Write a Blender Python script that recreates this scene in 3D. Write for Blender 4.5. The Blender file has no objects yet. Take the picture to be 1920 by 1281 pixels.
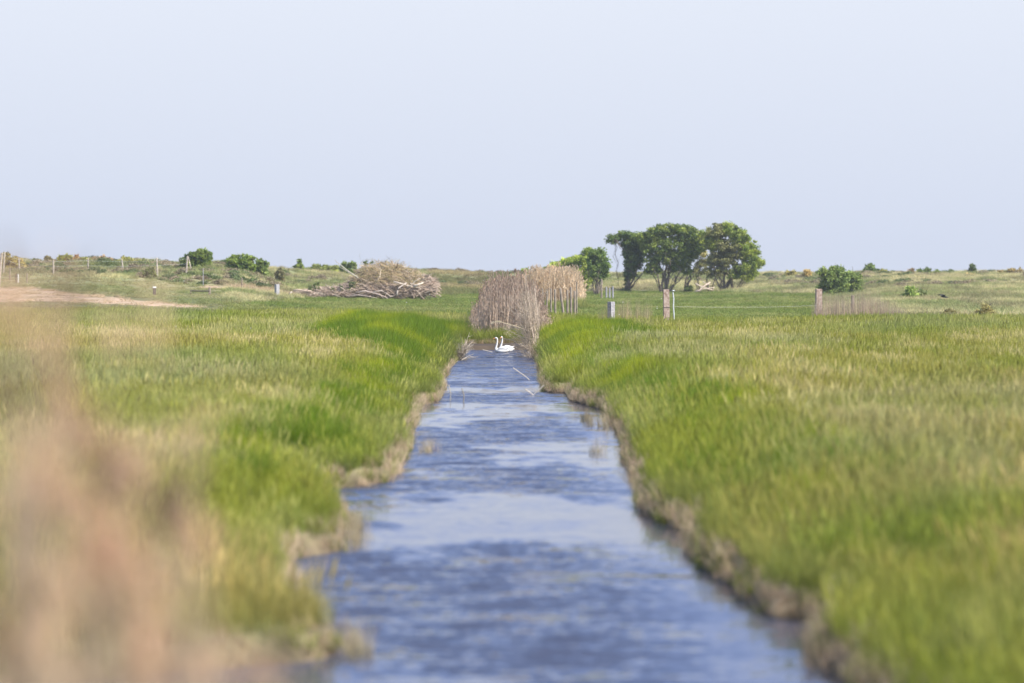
import bpy, math, random
import numpy as np
from mathutils import Vector, Matrix
R = math.radians
rng = np.random.default_rng(7)
random.seed(7)
scn = bpy.context.scene
COL = scn.collection

# ------------------------------------------------------------ camera, world, sun, exposure
F = 5333.33          # focal length in photo pixels (1920 wide), 100 mm on 36 mm
H = 4.3              # eye height above the water
YH = 518.0           # horizon row in the photo
cam_d = bpy.data.cameras.new('camera'); cam = bpy.data.objects.new('camera', cam_d); COL.objects.link(cam)
cam.location = (0, 0, H); cam.rotation_euler = (R(90), 0, 0)
cam_d.lens = 100; cam_d.sensor_width = 36
cam_d.shift_y = -(640.5-YH)/1920
cam_d.clip_start = 0.1; cam_d.clip_end = 6000
cam_d.dof.use_dof = True; cam_d.dof.focus_distance = 165; cam_d.dof.aperture_fstop = 0.78
scn.camera = cam

SUN_EL, SUN_AZ = 47.0, 118.0     # azimuth clockwise from +Y (view direction): sun to the right, a little behind the camera
world = bpy.data.worlds.new('World'); scn.world = world; world.use_nodes = True
nt = world.node_tree; nt.nodes.clear()
out = nt.nodes.new('ShaderNodeOutputWorld'); bg = nt.nodes.new('ShaderNodeBackground')
sky = nt.nodes.new('ShaderNodeTexSky'); sky.sky_type = 'NISHITA'; sky.sun_disc = False
sky.sun_elevation = R(SUN_EL); sky.sun_rotation = R(SUN_AZ); sky.altitude = 0
sky.air_density = 1.0; sky.dust_density = 1.2; sky.ozone_density = 2.5
# milky haze layer low in the sky, as a function of true elevation
tc = nt.nodes.new('ShaderNodeTexCoord'); sx = nt.nodes.new('ShaderNodeSeparateXYZ')
nt.links.new(tc.outputs['Generated'], sx.inputs[0])
mr = nt.nodes.new('ShaderNodeMapRange'); mr.interpolation_type = 'SMOOTHSTEP'
mr.inputs['From Min'].default_value = 0.25; mr.inputs['From Max'].default_value = 0.65
mr.inputs['To Min'].default_value = 1.0; mr.inputs['To Max'].default_value = 0.0
nt.links.new(sx.outputs[2], mr.inputs['Value'])
hz = nt.nodes.new('ShaderNodeMix'); hz.data_type = 'RGBA'
lowc = nt.nodes.new('ShaderNodeValToRGB'); lowc.color_ramp.elements[0].position = 0.0; lowc.color_ramp.elements[1].position = 0.10
SKYK = 5.1
lowc.color_ramp.elements[0].color = (0.590, 0.645, 0.772, 1)
lowc.color_ramp.elements[1].color = (0.705, 0.752, 0.852, 1)
for pos, c_ in ((.14, (.55, .66, .97)), (.26, (.36, .52, .95)), (.50, (.20, .35, .78))):
    e_ = lowc.color_ramp.elements.new(pos); e_.color = (*c_, 1)
nt.links.new(sx.outputs[2], lowc.inputs[0])
gain = nt.nodes.new('ShaderNodeVectorMath'); gain.operation = 'SCALE'; gain.inputs['Scale'].default_value = SKYK
nt.links.new(lowc.outputs[0], gain.inputs[0])
nt.links.new(mr.outputs[0], hz.inputs['Factor']); nt.links.new(sky.outputs[0], hz.inputs['A']); nt.links.new(gain.outputs[0], hz.inputs['B'])
nt.links.new(hz.outputs['Result'], bg.inputs[0]); bg.inputs[1].default_value = 0.14
nt.links.new(bg.outputs[0], out.inputs[0])

sun_d = bpy.data.lights.new('sun', 'SUN'); sun_d.energy = 5.0; sun_d.angle = R(0.53); sun_d.color = (1.0, 0.95, 0.87)
sun = bpy.data.objects.new('sun', sun_d); COL.objects.link(sun)
sd = Vector((math.sin(R(SUN_AZ))*math.cos(R(SUN_EL)), math.cos(R(SUN_AZ))*math.cos(R(SUN_EL)), math.sin(R(SUN_EL))))
sun.rotation_euler = sd.to_track_quat('Z', 'Y').to_euler(); sun.location = (20, -20, 60)

scn.view_settings.view_transform = 'Standard'; scn.view_settings.look = 'None'
scn.view_settings.exposure = 0.65; scn.view_settings.gamma = 1.0; scn.view_settings.use_curve_mapping = False
scn.cycles.use_denoising = True
scn.cycles.max_bounces = 8; scn.cycles.diffuse_bounces = 3; scn.cycles.glossy_bounces = 3
scn.cycles.transmission_bounces = 4; scn.cycles.transparent_max_bounces = 8; scn.cycles.volume_bounces = 0
scn.cycles.sample_clamp_indirect = 4.0

# ------------------------------------------------------------ helpers
def px2w(px, py, D):
    return Vector(((px-960)*D/F, D, H-(py-YH)*D/F))
def lin(r, g, b):
    f = lambda c: (c/255/12.92) if c/255 <= .04045 else ((c/255+.055)/1.055)**2.4
    return (f(r), f(g), f(b))
def noise2(x, y, seed=0):
    """smooth value noise in 0..1 for arrays"""
    xi = np.floor(x).astype(np.int64); yi = np.floor(y).astype(np.int64)
    fx = x-xi; fy = y-yi; fx = fx*fx*(3-2*fx); fy = fy*fy*(3-2*fy)
    def h(a, b):
        n = (a*374761393 + b*668265263 + seed*974634777) & 0x7fffffff
        n = ((n ^ (n >> 13))*1274126177) & 0x7fffffff
        n = (n ^ (n >> 16)) & 0xffff
        return n/65535.0
    return (h(xi, yi)*(1-fx)+h(xi+1, yi)*fx)*(1-fy) + (h(xi, yi+1)*(1-fx)+h(xi+1, yi+1)*fx)*fy
def fbm(x, y, seed=0, o=4):
    s = 0; a = 1; t = 0
    for i in range(o):
        s = s + a*noise2(x*2**i, y*2**i, seed+i*17); t += a; a *= .5
    return s/t
def sstep(a, b, x):
    t = np.clip((x-a)/(b-a), 0, 1); return t*t*(3-2*t)

def tag(o, label=None, cat=None, group=None, kind=None):
    if label: o['label'] = label
    if cat: o['category'] = cat
    if group: o['group'] = group
    if kind: o['kind'] = kind
    return o
def empty(name, loc, rz=0.0):
    o = bpy.data.objects.new(name, None); o.location = loc; o.rotation_euler = (0, 0, rz); o.empty_display_size = .2
    COL.objects.link(o); return o
def mesh_obj(name, V, Fc, mat, parent=None, cols=None, smooth=False, origin=None):
    """V world-space verts; origin: object location (verts become relative)."""
    V = np.asarray(V, dtype=np.float64).reshape(-1, 3)
    loc = Vector((0, 0, 0))
    if parent is not None: base = np.array(parent.location); V = V-base
    elif origin is not None: V = V-np.array(origin); loc = Vector(origin)
    me = bpy.data.meshes.new(name)
    me.from_pydata(V.tolist(), [], [tuple(f) for f in Fc])
    if cols is not None:
        ca = me.color_attributes.new('Col', 'FLOAT_COLOR', 'POINT')
        c = np.ones((len(V), 4)); c[:, :3] = np.asarray(cols); ca.data.foreach_set('color', c.ravel())
    if smooth:
        me.polygons.foreach_set('use_smooth', [True]*len(me.polygons))
    me.materials.append(mat); me.update()
    o = bpy.data.objects.new(name, me); COL.objects.link(o)
    if parent is not None: o.parent = parent
    else: o.location = loc
    return o
class MB:
    def __init__(s): s.V = []; s.F = []; s.C = []; s.n = 0
    def add(s, V, Fc, c=(1, 1, 1)):
        V = [tuple(v) for v in V]
        s.V += V; s.F += [tuple(i+s.n for i in f) for f in Fc]; s.C += [c]*len(V); s.n += len(V)
    def tube(s, pts, rad, n=5, c=(1, 1, 1), cap=True):
        pts = [Vector(p) for p in pts]
        if not hasattr(rad, '__len__'): rad = [rad]*len(pts)
        V = []; Fc = []
        for i, p in enumerate(pts):
            d = (pts[min(i+1, len(pts)-1)]-pts[max(i-1, 0)]).normalized()
            up = Vector((0, 0, 1)) if abs(d.z) < .9 else Vector((1, 0, 0))
            a = d.cross(up).normalized(); b = d.cross(a)
            for k in range(n):
                t = 2*math.pi*k/n
                V.append(p+a*math.cos(t)*rad[i]+b*math.sin(t)*rad[i])
        for i in range(len(pts)-1):
            for k in range(n):
                k2 = (k+1) % n
                Fc.append((i*n+k, i*n+k2, (i+1)*n+k2, (i+1)*n+k))
        if cap:
            Fc.append(tuple(range(n-1, -1, -1))); Fc.append(tuple(range((len(pts)-1)*n, len(pts)*n)))
        s.add(V, Fc, c)
    def box(s, c0, size, rz=0, taper=1.0, lean=(0, 0), c=(1, 1, 1), bev=0.0):
        """box standing on c0, chamfered top"""
        sx_, sy_, sz_ = size; cs, sn = math.cos(rz), math.sin(rz)
        rings = [(0, 1), (sz_-bev, taper)] + ([(sz_, taper*(1-2*bev/min(sx_, sy_)))] if bev else [])
        V = []
        for z, k in rings:
            for ax, ay in ((-1, -1), (1, -1), (1, 1), (-1, 1)):
                x, y = ax*sx_/2*k, ay*sy_/2*k
                V.append((c0[0]+x*cs-y*sn+lean[0]*z, c0[1]+x*sn+y*cs+lean[1]*z, c0[2]+z))
        Fc = [(3, 2, 1, 0)]
        for i in range(len(rings)-1):
            for k in range(4):
                k2 = (k+1) % 4; Fc.append((i*4+k, i*4+k2, (i+1)*4+k2, (i+1)*4+k))
        t = (len(rings)-1)*4; Fc.append((t, t+1, t+2, t+3)); s.add(V, Fc, c)
    def build(s, name, mat, parent=None, smooth=False, origin=None):
        return mesh_obj(name, s.V, s.F, mat, parent, s.C, smooth, origin)

# ------------------------------------------------------------ materials
def newmat(name):
    m = bpy.data.materials.new(name); m.use_nodes = True; n = m.node_tree; n.nodes.clear()
    o = n.nodes.new('ShaderNodeOutputMaterial'); return m, n, o
def foliage_mat(name, inst=False, trans=.35, sat=1.0, rough=.6):
    """leaf or blade: own colour times the colour of the tuft it belongs to"""
    m, n, o = newmat(name); L = n.links.new
    a = n.nodes.new('ShaderNodeAttribute'); a.attribute_name = 'Col'
    col = a.outputs['Color']
    if inst:
        b = n.nodes.new('ShaderNodeAttribute'); b.attribute_name = 'tint'; b.attribute_type = 'INSTANCER'
        mx = n.nodes.new('ShaderNodeMix'); mx.data_type = 'RGBA'; mx.blend_type = 'MULTIPLY'; mx.inputs['Factor'].default_value = 1
        L(a.outputs['Color'], mx.inputs['A']); L(b.outputs['Color'], mx.inputs['B']); col = mx.outputs['Result']
    p = n.nodes.new('ShaderNodeBsdfPrincipled'); p.inputs['Roughness'].default_value = rough
    p.inputs['Specular IOR Level'].default_value = .3
    t = n.nodes.new('ShaderNodeBsdfTranslucent'); ms = n.nodes.new('ShaderNodeMixShader'); ms.inputs[0].default_value = trans
    L(col, p.inputs['Base Color']); L(col, t.inputs['Color'])
    L(p.outputs[0], ms.inputs[1]); L(t.outputs[0], ms.inputs[2]); L(ms.outputs[0], o.inputs[0])
    return m
def noise_mat(name, c1, c2, scale=3.0, detail=6, rough=.9, bump=.3, vcol=False, stretch=(1, 1, 1), c3=None):
    m, n, o = newmat(name); L = n.links.new
    tcn = n.nodes.new('ShaderNodeTexCoord'); mp = n.nodes.new('ShaderNodeMapping'); mp.inputs['Scale'].default_value = stretch
    L(tcn.outputs['Object'], mp.inputs[0])
    nz = n.nodes.new('ShaderNodeTexNoise'); nz.inputs['Scale'].default_value = scale; nz.inputs['Detail'].default_value = detail
    L(mp.outputs[0], nz.inputs['Vector'])
    cr = n.nodes.new('ShaderNodeValToRGB'); cr.color_ramp.elements[0].position = .32; cr.color_ramp.elements[1].position = .68
    cr.color_ramp.elements[0].color = (*c1, 1); cr.color_ramp.elements[1].color = (*c2, 1)
    if c3: e = cr.color_ramp.elements.new(.5); e.color = (*c3, 1)
    L(nz.outputs['Fac'], cr.inputs[0]); col = cr.outputs[0]
    if vcol:
        a = n.nodes.new('ShaderNodeAttribute'); a.attribute_name = 'Col'
        mx = n.nodes.new('ShaderNodeMix'); mx.data_type = 'RGBA'; mx.blend_type = 'MULTIPLY'; mx.inputs['Factor'].default_value = 1
        L(a.outputs['Color'], mx.inputs['A']); L(col, mx.inputs['B']); col = mx.outputs['Result']
    p = n.nodes.new('ShaderNodeBsdfPrincipled'); p.inputs['Roughness'].default_value = rough; p.inputs['Specular IOR Level'].default_value = .25
    L(col, p.inputs['Base Color'])
    if bump:
        bp = n.nodes.new('ShaderNodeBump'); bp.inputs['Strength'].default_value = bump; bp.inputs['Distance'].default_value = .05
        L(nz.outputs['Fac'], bp.inputs['Height']); L(bp.outputs[0], p.inputs['Normal'])
    L(p.outputs[0], o.inputs[0]); return m

M_tuft = foliage_mat('grass_blade', inst=True, trans=.40)
M_dryinst = foliage_mat('dry_blade', inst=True, trans=.25)
M_leaf = foliage_mat('leaf', trans=.38)
M_dry = foliage_mat('dry_stem', trans=.15)
M_bark = noise_mat('bark', (.10, .08, .06), (.24, .20, .15), 6, stretch=(1, 1, .3))
M_stick = noise_mat('dead_wood', (.75, .72, .70), (1.1, 1.05, 1.0), 5, vcol=True, bump=.2)
M_post = noise_mat('weathered_wood', (.15, .115, .085), (.42, .35, .28), 9, stretch=(1, 1, .3), c3=(.29, .24, .19))
M_postpale = noise_mat('bleached_wood', (.28, .23, .18), (.58, .51, .42), 9, stretch=(1, 1, .3), c3=(.44, .38, .31))
M_postpink = noise_mat('weathered_pinkish_wood', (.26, .17, .13), (.55, .44, .37), 9, stretch=(1, 1, .7), c3=(.42, .31, .25))
M_stone = noise_mat('grey_stone', (.22, .22, .24), (.48, .47, .48), 10, c3=(.36, .35, .37))
M_metal = noise_mat('galvanised_steel', (.45, .48, .48), (.70, .74, .74), 20, rough=.45, bump=.05)
M_white = noise_mat('white_paint', (.70, .68, .65), (.82, .80, .78), 20, rough=.6, bump=.05)
M_darkwood = noise_mat('dark_wood', (.05, .04, .04), (.12, .10, .09), 9)
M_feather = noise_mat('white_feathers', (.66, .65, .63), (.80, .79, .77), 25, rough=.7, bump=.1)
M_bill = noise_mat('orange_bill', (.72, .25, .06), (.80, .32, .09), 30, rough=.4, bump=0)
M_black = noise_mat('black_skin', (.01, .01, .01), (.03, .03, .03), 30, rough=.4, bump=0)
M_birdm = noise_mat('dark_feathers', (.02, .022, .02), (.06, .06, .055), 12, rough=.7, bump=.1)

# ------------------------------------------------------------ the channel outline (water level), from far to near
left_px = [(872, 652), (863, 661), (866, 668), (856, 676), (842, 690), (838, 704), (826, 716), (832, 726), (822, 752), (786, 764), (778, 790),
           (768, 812), (768, 842), (760, 862), (738, 868), (752, 880), (730, 904), (680, 913), (600, 916), (606, 940), (636, 962),
           (652, 1000), (636, 1036), (540, 1050), (545, 1086), (552, 1130), (556, 1180), (600, 1205), (640, 1226), (600, 1238), (540, 1244), (450, 1250),
           (330, 1260), (200, 1272), (80, 1290)]
right_px = [(988, 652), (1000, 664), (1010, 684), (1014, 706), (1022, 736), (1048, 738), (1066, 736), (1070, 752), (1104, 762), (1136, 770),
            (1140, 792), (1160, 806), (1170, 830), (1172, 856), (1186, 884), (1196, 920), (1206, 958), (1232, 978), (1282, 998), (1296, 1040),
            (1320, 1066), (1372, 1104), (1410, 1138), (1442, 1160), (1528, 1164), (1538, 1190), (1532, 1226), (1560, 1262), (1590, 1290)]
def wpt(px, py):
    D = F*H/(py-YH); return ((px-960)*D/F, D)
LP = [wpt(*p) for p in left_px]; RP = [wpt(*p) for p in right_px]
LP += [(LP[-1][0]-.1, 26.5), (LP[-1][0]-.1, 18)]; RP += [(RP[-1][0]+.2, 26), (RP[-1][0]+.5, 18)]
POLY = np.array(LP[::-1]+RP)                          # open end is far below the frame
def channel_dist(x, y):
    """signed distance to the shore: negative in the water"""
    x = np.asarray(x, float).ravel(); y = np.asarray(y, float).ravel()
    P = np.vstack([POLY, POLY[:1]]); d2 = np.full(x.shape, 1e9); ins = np.zeros(x.shape, bool)
    for i in range(len(P)-1):
        ax, ay = P[i]; bx, by = P[i+1]
        dx, dy = bx-ax, by-ay
        t = np.clip(((x-ax)*dx+(y-ay)*dy)/(dx*dx+dy*dy+1e-9), 0, 1)
        d2 = np.minimum(d2, (x-ax-t*dx)**2+(y-ay-t*dy)**2)
        c = ((ay > y) != (by > y)) & (x < (bx-ax)*(y-ay)/(by-ay+1e-12)+ax)
        ins ^= c
    d = np.sqrt(d2)
    return np.where(ins, -d, d)

# ------------------------------------------------------------ terrain height
TU = [-700, 150, 400, 600, 800, 900, 1040, 1300, 1450, 1560, 1680, 2600]
TD = [60, 150, 215, 240, 270, 300, 330, 360, 400, 450, 490, 560, 800, 2500]
TZ = {-700: [1.1, 1.32, 1.70, 2.70, 3.35, 4.3, 5.45, 5.8, 5.2, 4.2, 3.5, 2.5, 1, 0],
      150: [1.1, 1.32, 1.70, 2.70, 3.3, 4.3, 5.4, 5.75, 5.2, 4.2, 3.5, 2.5, 1, 0],
      400: [1.1, 1.32, 1.55, 2.1, 2.7, 3.3, 4.7, 5.55, 5.35, 4.6, 3.5, 2.5, 1, 0],
      600: [1.1, 1.32, 1.35, 1.5, 1.7, 2.0, 2.6, 3.6, 4.75, 4.95, 4.6, 4.0, 1, 0],
      800: [1.1, 1.32, 1.3, 1.4, 1.5, 1.7, 2.0, 2.5, 3.4, 4.5, 4.6, 4.0, 1, 0],
      900: [1.1, 1.32, 1.3, 1.3, 1.45, 1.6, 1.8, 2.1, 2.9, 4.0, 4.5, 4.1, 1, 0],
      1040: [1.1, 1.32, 1.3, 1.25, 1.4, 1.5, 1.6, 1.7, 2.2, 3.8, 4.55, 4.2, 1, 0],
      1300: [1.1, 1.32, 1.3, 1.25, 1.3, 1.4, 1.5, 1.65, 1.95, 3.6, 4.55, 4.2, 1, 0],
      1450: [1.1, 1.32, 1.3, 1.35, 1.5, 1.65, 1.8, 2.2, 3.0, 4.2, 4.55, 4.2, 1, 0],
      1560: [1.1, 1.32, 1.3, 1.5, 1.65, 1.8, 1.95, 2.5, 3.5, 4.4, 4.55, 4.2, 1, 0],
      1680: [1.1, 1.32, 1.5, 1.8, 2.15, 2.5, 2.85, 3.3, 3.8, 4.4, 4.5, 4.2, 1, 0],
      2600: [1.1, 1.32, 1.5, 1.8, 2.15, 2.5, 2.85, 3.3, 3.8, 4.4, 4.5, 4.2, 1, 0]}
TZA = np.array([TZ[u] for u in TU])
def zt(x, y, dist=None):
    x = np.asarray(x, float).ravel(); y = np.asarray(y, float).ravel()
    if dist is None: dist = channel_dist(x, y)
    D = np.clip(y, 60, 2500); u = np.clip(960+x*F/np.maximum(y, 40), TU[0], TU[-1])
    iu = np.clip(np.searchsorted(TU, u, side='right')-1, 0, len(TU)-2); fu = (u-np.array(TU)[iu])/(np.array(TU)[iu+1]-np.array(TU)[iu])
    fu = fu*fu*(3-2*fu)
    idd = np.clip(np.searchsorted(TD, D, side='right')-1, 0, len(TD)-2); fd = (D-np.array(TD)[idd])/(np.array(TD)[idd+1]-np.array(TD)[idd])
    z = (TZA[iu, idd]*(1-fd)+TZA[iu, idd+1]*fd)*(1-fu)+(TZA[iu+1, idd]*(1-fd)+TZA[iu+1, idd+1]*fd)*fu
    amp = np.clip((z-1.6)/2.5, 0, 1)*sstep(250, 330, y)
    z = z+amp*((fbm(x/14, y/18, 3)-.5)*1.5+(fbm(x/5, y/7, 9, 3)-.5)*1.3)
    z = z+(fbm(x/3, y/3, 21, 3)-.5)*.12
    # banks
    b = np.where(dist < 0, np.maximum(-.6, dist*1.2), .02+.32*sstep(0, .35, dist)+.75*sstep(.2, 3.2, dist))
    far = sstep(3.0, 8, dist)
    zb = b*(1-far)+z*far
    zb = np.where(y > 165, np.minimum(z, .25+1.0*sstep(0, 14, dist)+np.clip(dist-14, 0, 50)*.05) if True else z, zb)
    near = sstep(250, 200, y)
    z = zb*near+z*(1-near)
    # the dyke the photographer stands on
    dy = sstep(21, 8, y)
    return z*(1-dy)+2.55*dy
def gpt(px, D, sink=0.0):
    x = (px-960)*D/F; return Vector((x, D, float(zt([x], [D])[0])-sink))

# ------------------------------------------------------------ ground sheet
def axis(segs):
    a = []
    for s, e, st in segs: a += list(np.arange(s, e, st))
    return np.array(a+[segs[-1][1]])
gx = axis([(-3000, -300, 180), (-300, -120, 12), (-120, -60, 4), (-60, -10, 1.5), (-10, 10, .2), (10, 60, 1.5), (60, 120, 4), (120, 300, 12), (300, 3000, 180)])
gy = axis([(-120, 0, 12), (0, 20, 1), (20, 180, .5), (180, 520, 2.0), (520, 800, 14), (800, 4000, 160)])
GX, GY = np.meshgrid(gx, gy); dist_g = channel_dist(GX, GY); GZ = zt(GX, GY, dist_g)
nx, ny = len(gx), len(gy)
idx = np.arange(nx*ny).reshape(ny, nx)
quads = np.stack([idx[:-1, :-1], idx[:-1, 1:], idx[1:, 1:], idx[1:, :-1]], -1).reshape(-1, 4)
uu = 960+GX.ravel()*F/np.maximum(GY.ravel(), 40)
def soil_col(x, y, u, d, z):
    x = np.asarray(x); n1 = fbm(x/6, y/9, 5)[:, None]; n2 = fbm(x/1.5, y/2.5, 6, 3)[:, None]
    green = np.array([.075, .105, .030]); straw = np.array([.20, .17, .085]); dune = np.array([.215, .235, .110]); sand = np.array([.40, .31, .22])
    mud = np.array([.24, .185, .12])
    c = green*(1-n1*.5)+straw*n1*.5
    k = (sstep(225, 300, y)*sstep(1.5, 2.6, z))[:, None]; dn = sstep(.40, .58, fbm(x/7, y/14, 31))[:, None]
    dc = dune*(1-dn*.55)+np.array([.30, .25, .15])*dn*.55
    c = c*(1-k)+dc*k
    mk = (1-sstep(0, .6, d))[:, None]; undercut = (1-sstep(.0, .16, d))[:, None]; c = c*(1-mk)+(mud*(1-undercut)+np.array([.07, .052, .038])*undercut)*mk  # mud by the water; the bank's undercut shade is painted in as a dark line
    return c*(.8+.4*n2)
gc = soil_col(GX.ravel(), GY.ravel(), uu, dist_g, GZ)
M_ground = noise_mat('field_soil', (.72, .72, .72), (1.2, 1.2, 1.15), 1.6, vcol=True, bump=.6)
ground = mesh_obj('ground', np.stack([GX.ravel(), GY.ravel(), GZ], -1), quads.tolist(), M_ground, cols=gc, smooth=True)
tag(ground, 'marsh ground rising to low dunes beyond the meadow', kind='structure')

# sandy track at the foot of the left dune
def strip_on_ground(name, cen, mat, label, lift=.05):
    V = []; Fc = []; n = 9
    us = np.arange(cen[0][0], cen[-1][0]+1, 12)
    Dc = np.interp(us, [c[0] for c in cen], [c[1] for c in cen]); wd = np.interp(us, [c[0] for c in cen], [c[2] for c in cen])
    for i, u in enumerate(us):
        for k in range(n):
            t = k/(n-1)*2-1; D = Dc[i]+t*wd[i]*(.85+.3*noise2(np.array([u/30.]), np.array([k*3.]), 4)[0]); V.append(((u-960)*D/F, D))
    V = np.array(V); z = zt(V[:, 0], V[:, 1])+lift-.12*np.tile(np.abs(np.linspace(-1, 1, n))**6, len(us))
    for i in range(len(us)-1):
        for k in range(n-1): Fc.append((i*n+k, (i+1)*n+k, (i+1)*n+k+1, i*n+k+1))
    o = mesh_obj(name, np.column_stack([V, z]), Fc, mat, smooth=True); tag(o, label, kind='structure'); return o
M_path = noise_mat('sandy_track', (.24, .20, .11), (.52, .38, .28), .55, detail=8, c3=(.42, .31, .22))
PATH = [(-350, 248, 22), (0, 247, 21), (60, 246, 19), (110, 240, 13), (160, 234, 9), (300, 229, 5.5), (380, 226, 2)]
strip_on_ground('path', PATH, M_path, 'bare sandy track along the foot of the dune')
PATH2 = [(375, 294, 3), (455, 298, 6), (520, 301, 5), (560, 304, 2)]
strip_on_ground('path', PATH2, M_path, 'short bare sandy patch before the brush heap')
def on_path(x, y):
    u = 960+x*F/y; r = np.zeros(len(x), bool)
    for P in (PATH, PATH2):
        c = np.interp(u, [p[0] for p in P], [p[1] for p in P]); w = np.interp(u, [p[0] for p in P], [p[2] for p in P])
        r |= (np.abs(y-c) < w*.95) & (u > P[0][0]) & (u < P[-1][0])
    return r

# ------------------------------------------------------------ water
wx = np.linspace(-7, 8, 40); wy = np.linspace(17, 173, 160); WX, WY = np.meshgrid(wx, wy)
idx = np.arange(WX.size).reshape(WX.shape)
wq = np.stack([idx[:-1, :-1], idx[:-1, 1:], idx[1:, 1:], idx[1:, :-1]], -1).reshape(-1, 4)
WAVE = 1.15
m, n, o = newmat('ditch_water'); L = n.links.new
tcn = n.nodes.new('ShaderNodeTexCoord')
def nz(scale, stretch, detail=3, rough=.5, off=(0, 0, 0)):
    mp = n.nodes.new('ShaderNodeMapping'); mp.inputs['Scale'].default_value = stretch; mp.inputs['Location'].default_value = off; L(tcn.outputs['Object'], mp.inputs[0])
    k = n.nodes.new('ShaderNodeTexNoise'); k.inputs['Scale'].default_value = scale; k.inputs['Detail'].default_value = detail
    k.inputs['Roughness'].default_value = rough; L(mp.outputs[0], k.inputs['Vector']); return k
def math_n(op, a, b=None, v=None):
    k = n.nodes.new('ShaderNodeMath'); k.operation = op; L(a, k.inputs[0])
    if b is not None: L(b, k.inputs[1])
    if v is not None: k.inputs[1].default_value = v
    return k.outputs[0]
def ramp(src, a, b, lo=0, hi=1):
    k = n.nodes.new('ShaderNodeMapRange'); k.interpolation_type = 'SMOOTHSTEP'; L(src, k.inputs['Value'])
    k.inputs['From Min'].default_value = a; k.inputs['From Max'].default_value = b; k.inputs['To Min'].default_value = lo; k.inputs['To Max'].default_value = hi
    return k.outputs[0]
gust = nz(1.0, (.14, .075, 1), 4, .5, (3.1, 1.7, 0))           # broad catspaws of wind
gust2 = nz(1.0, (.75, .50, 1), 3, .6)
calm = ramp(math_n('ADD', gust.outputs['Fac'], math_n('MULTIPLY', gust2.outputs['Fac'], v=.35)), .60, .72, .07, 1.0)
sy_ = n.nodes.new('ShaderNodeSeparateXYZ'); L(tcn.outputs['Object'], sy_.inputs[0])   # the far reach lies open to the wind
calm = math_n('MAXIMUM', calm, ramp(sy_.outputs[1], 100, 150, 0, 1.4))
calm = math_n('MULTIPLY', calm, ramp(sy_.outputs[0], .5, 2.8, 1.0, .16))      # lee of the right bank
fine = nz(1.0, (5, 8, 1), 2, .5); mid = nz(1.0, (.9, 1.7, 1), 2, .5); swell = nz(1.0, (.35, .7, 1), 2, .5)
def vm(op, a, b=None, k=None):
    q = n.nodes.new('ShaderNodeVectorMath'); q.operation = op; L(a, q.inputs[0])
    if b is not None: L(b, q.inputs[1])
    if k is not None: q.inputs['Scale'].default_value = k
    return q
def slope(nzn, amp):            # noise colour as a random surface slope
    q = n.nodes.new('ShaderNodeVectorMath'); q.operation = 'SUBTRACT'; L(nzn.outputs['Color'], q.inputs[0]); q.inputs[1].default_value = (.5, .565, .5)
    return vm('SCALE', q.outputs[0], k=amp).outputs[0]
sl = vm('ADD', vm('ADD', slope(fine, WAVE*1.0), slope(mid, WAVE*.8)).outputs[0], slope(swell, WAVE*.4)).outputs[0]
sc_ = n.nodes.new('ShaderNodeVectorMath'); sc_.operation = 'SCALE'; L(sl, sc_.inputs[0]); L(calm, sc_.inputs['Scale'])
ml = n.nodes.new('ShaderNodeVectorMath'); ml.operation = 'MULTIPLY'; L(sc_.outputs[0], ml.inputs[0]); ml.inputs[1].default_value = (.65, 1, 0)
ad = n.nodes.new('ShaderNodeVectorMath'); ad.operation = 'ADD'; L(ml.outputs[0], ad.inputs[0]); ad.inputs[1].default_value = (0, 0, 1)
bp = n.nodes.new('ShaderNodeVectorMath'); bp.operation = 'NORMALIZE'; L(ad.outputs[0], bp.inputs[0])
p = n.nodes.new('ShaderNodeBsdfPrincipled'); p.inputs['Base Color'].default_value = (.050, .058, .095, 1); p.inputs['Roughness'].default_value = .07
p.inputs['IOR'].default_value = 1.45; L(bp.outputs[0], p.inputs['Normal']); L(p.outputs[0], o.inputs[0])
M_water = m
water = mesh_obj('water', np.stack([WX.ravel(), WY.ravel(), np.zeros(WX.size)], -1), wq.tolist(), M_water, smooth=True)
tag(water, 'rippled water of the straight drainage ditch', kind='structure')

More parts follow.
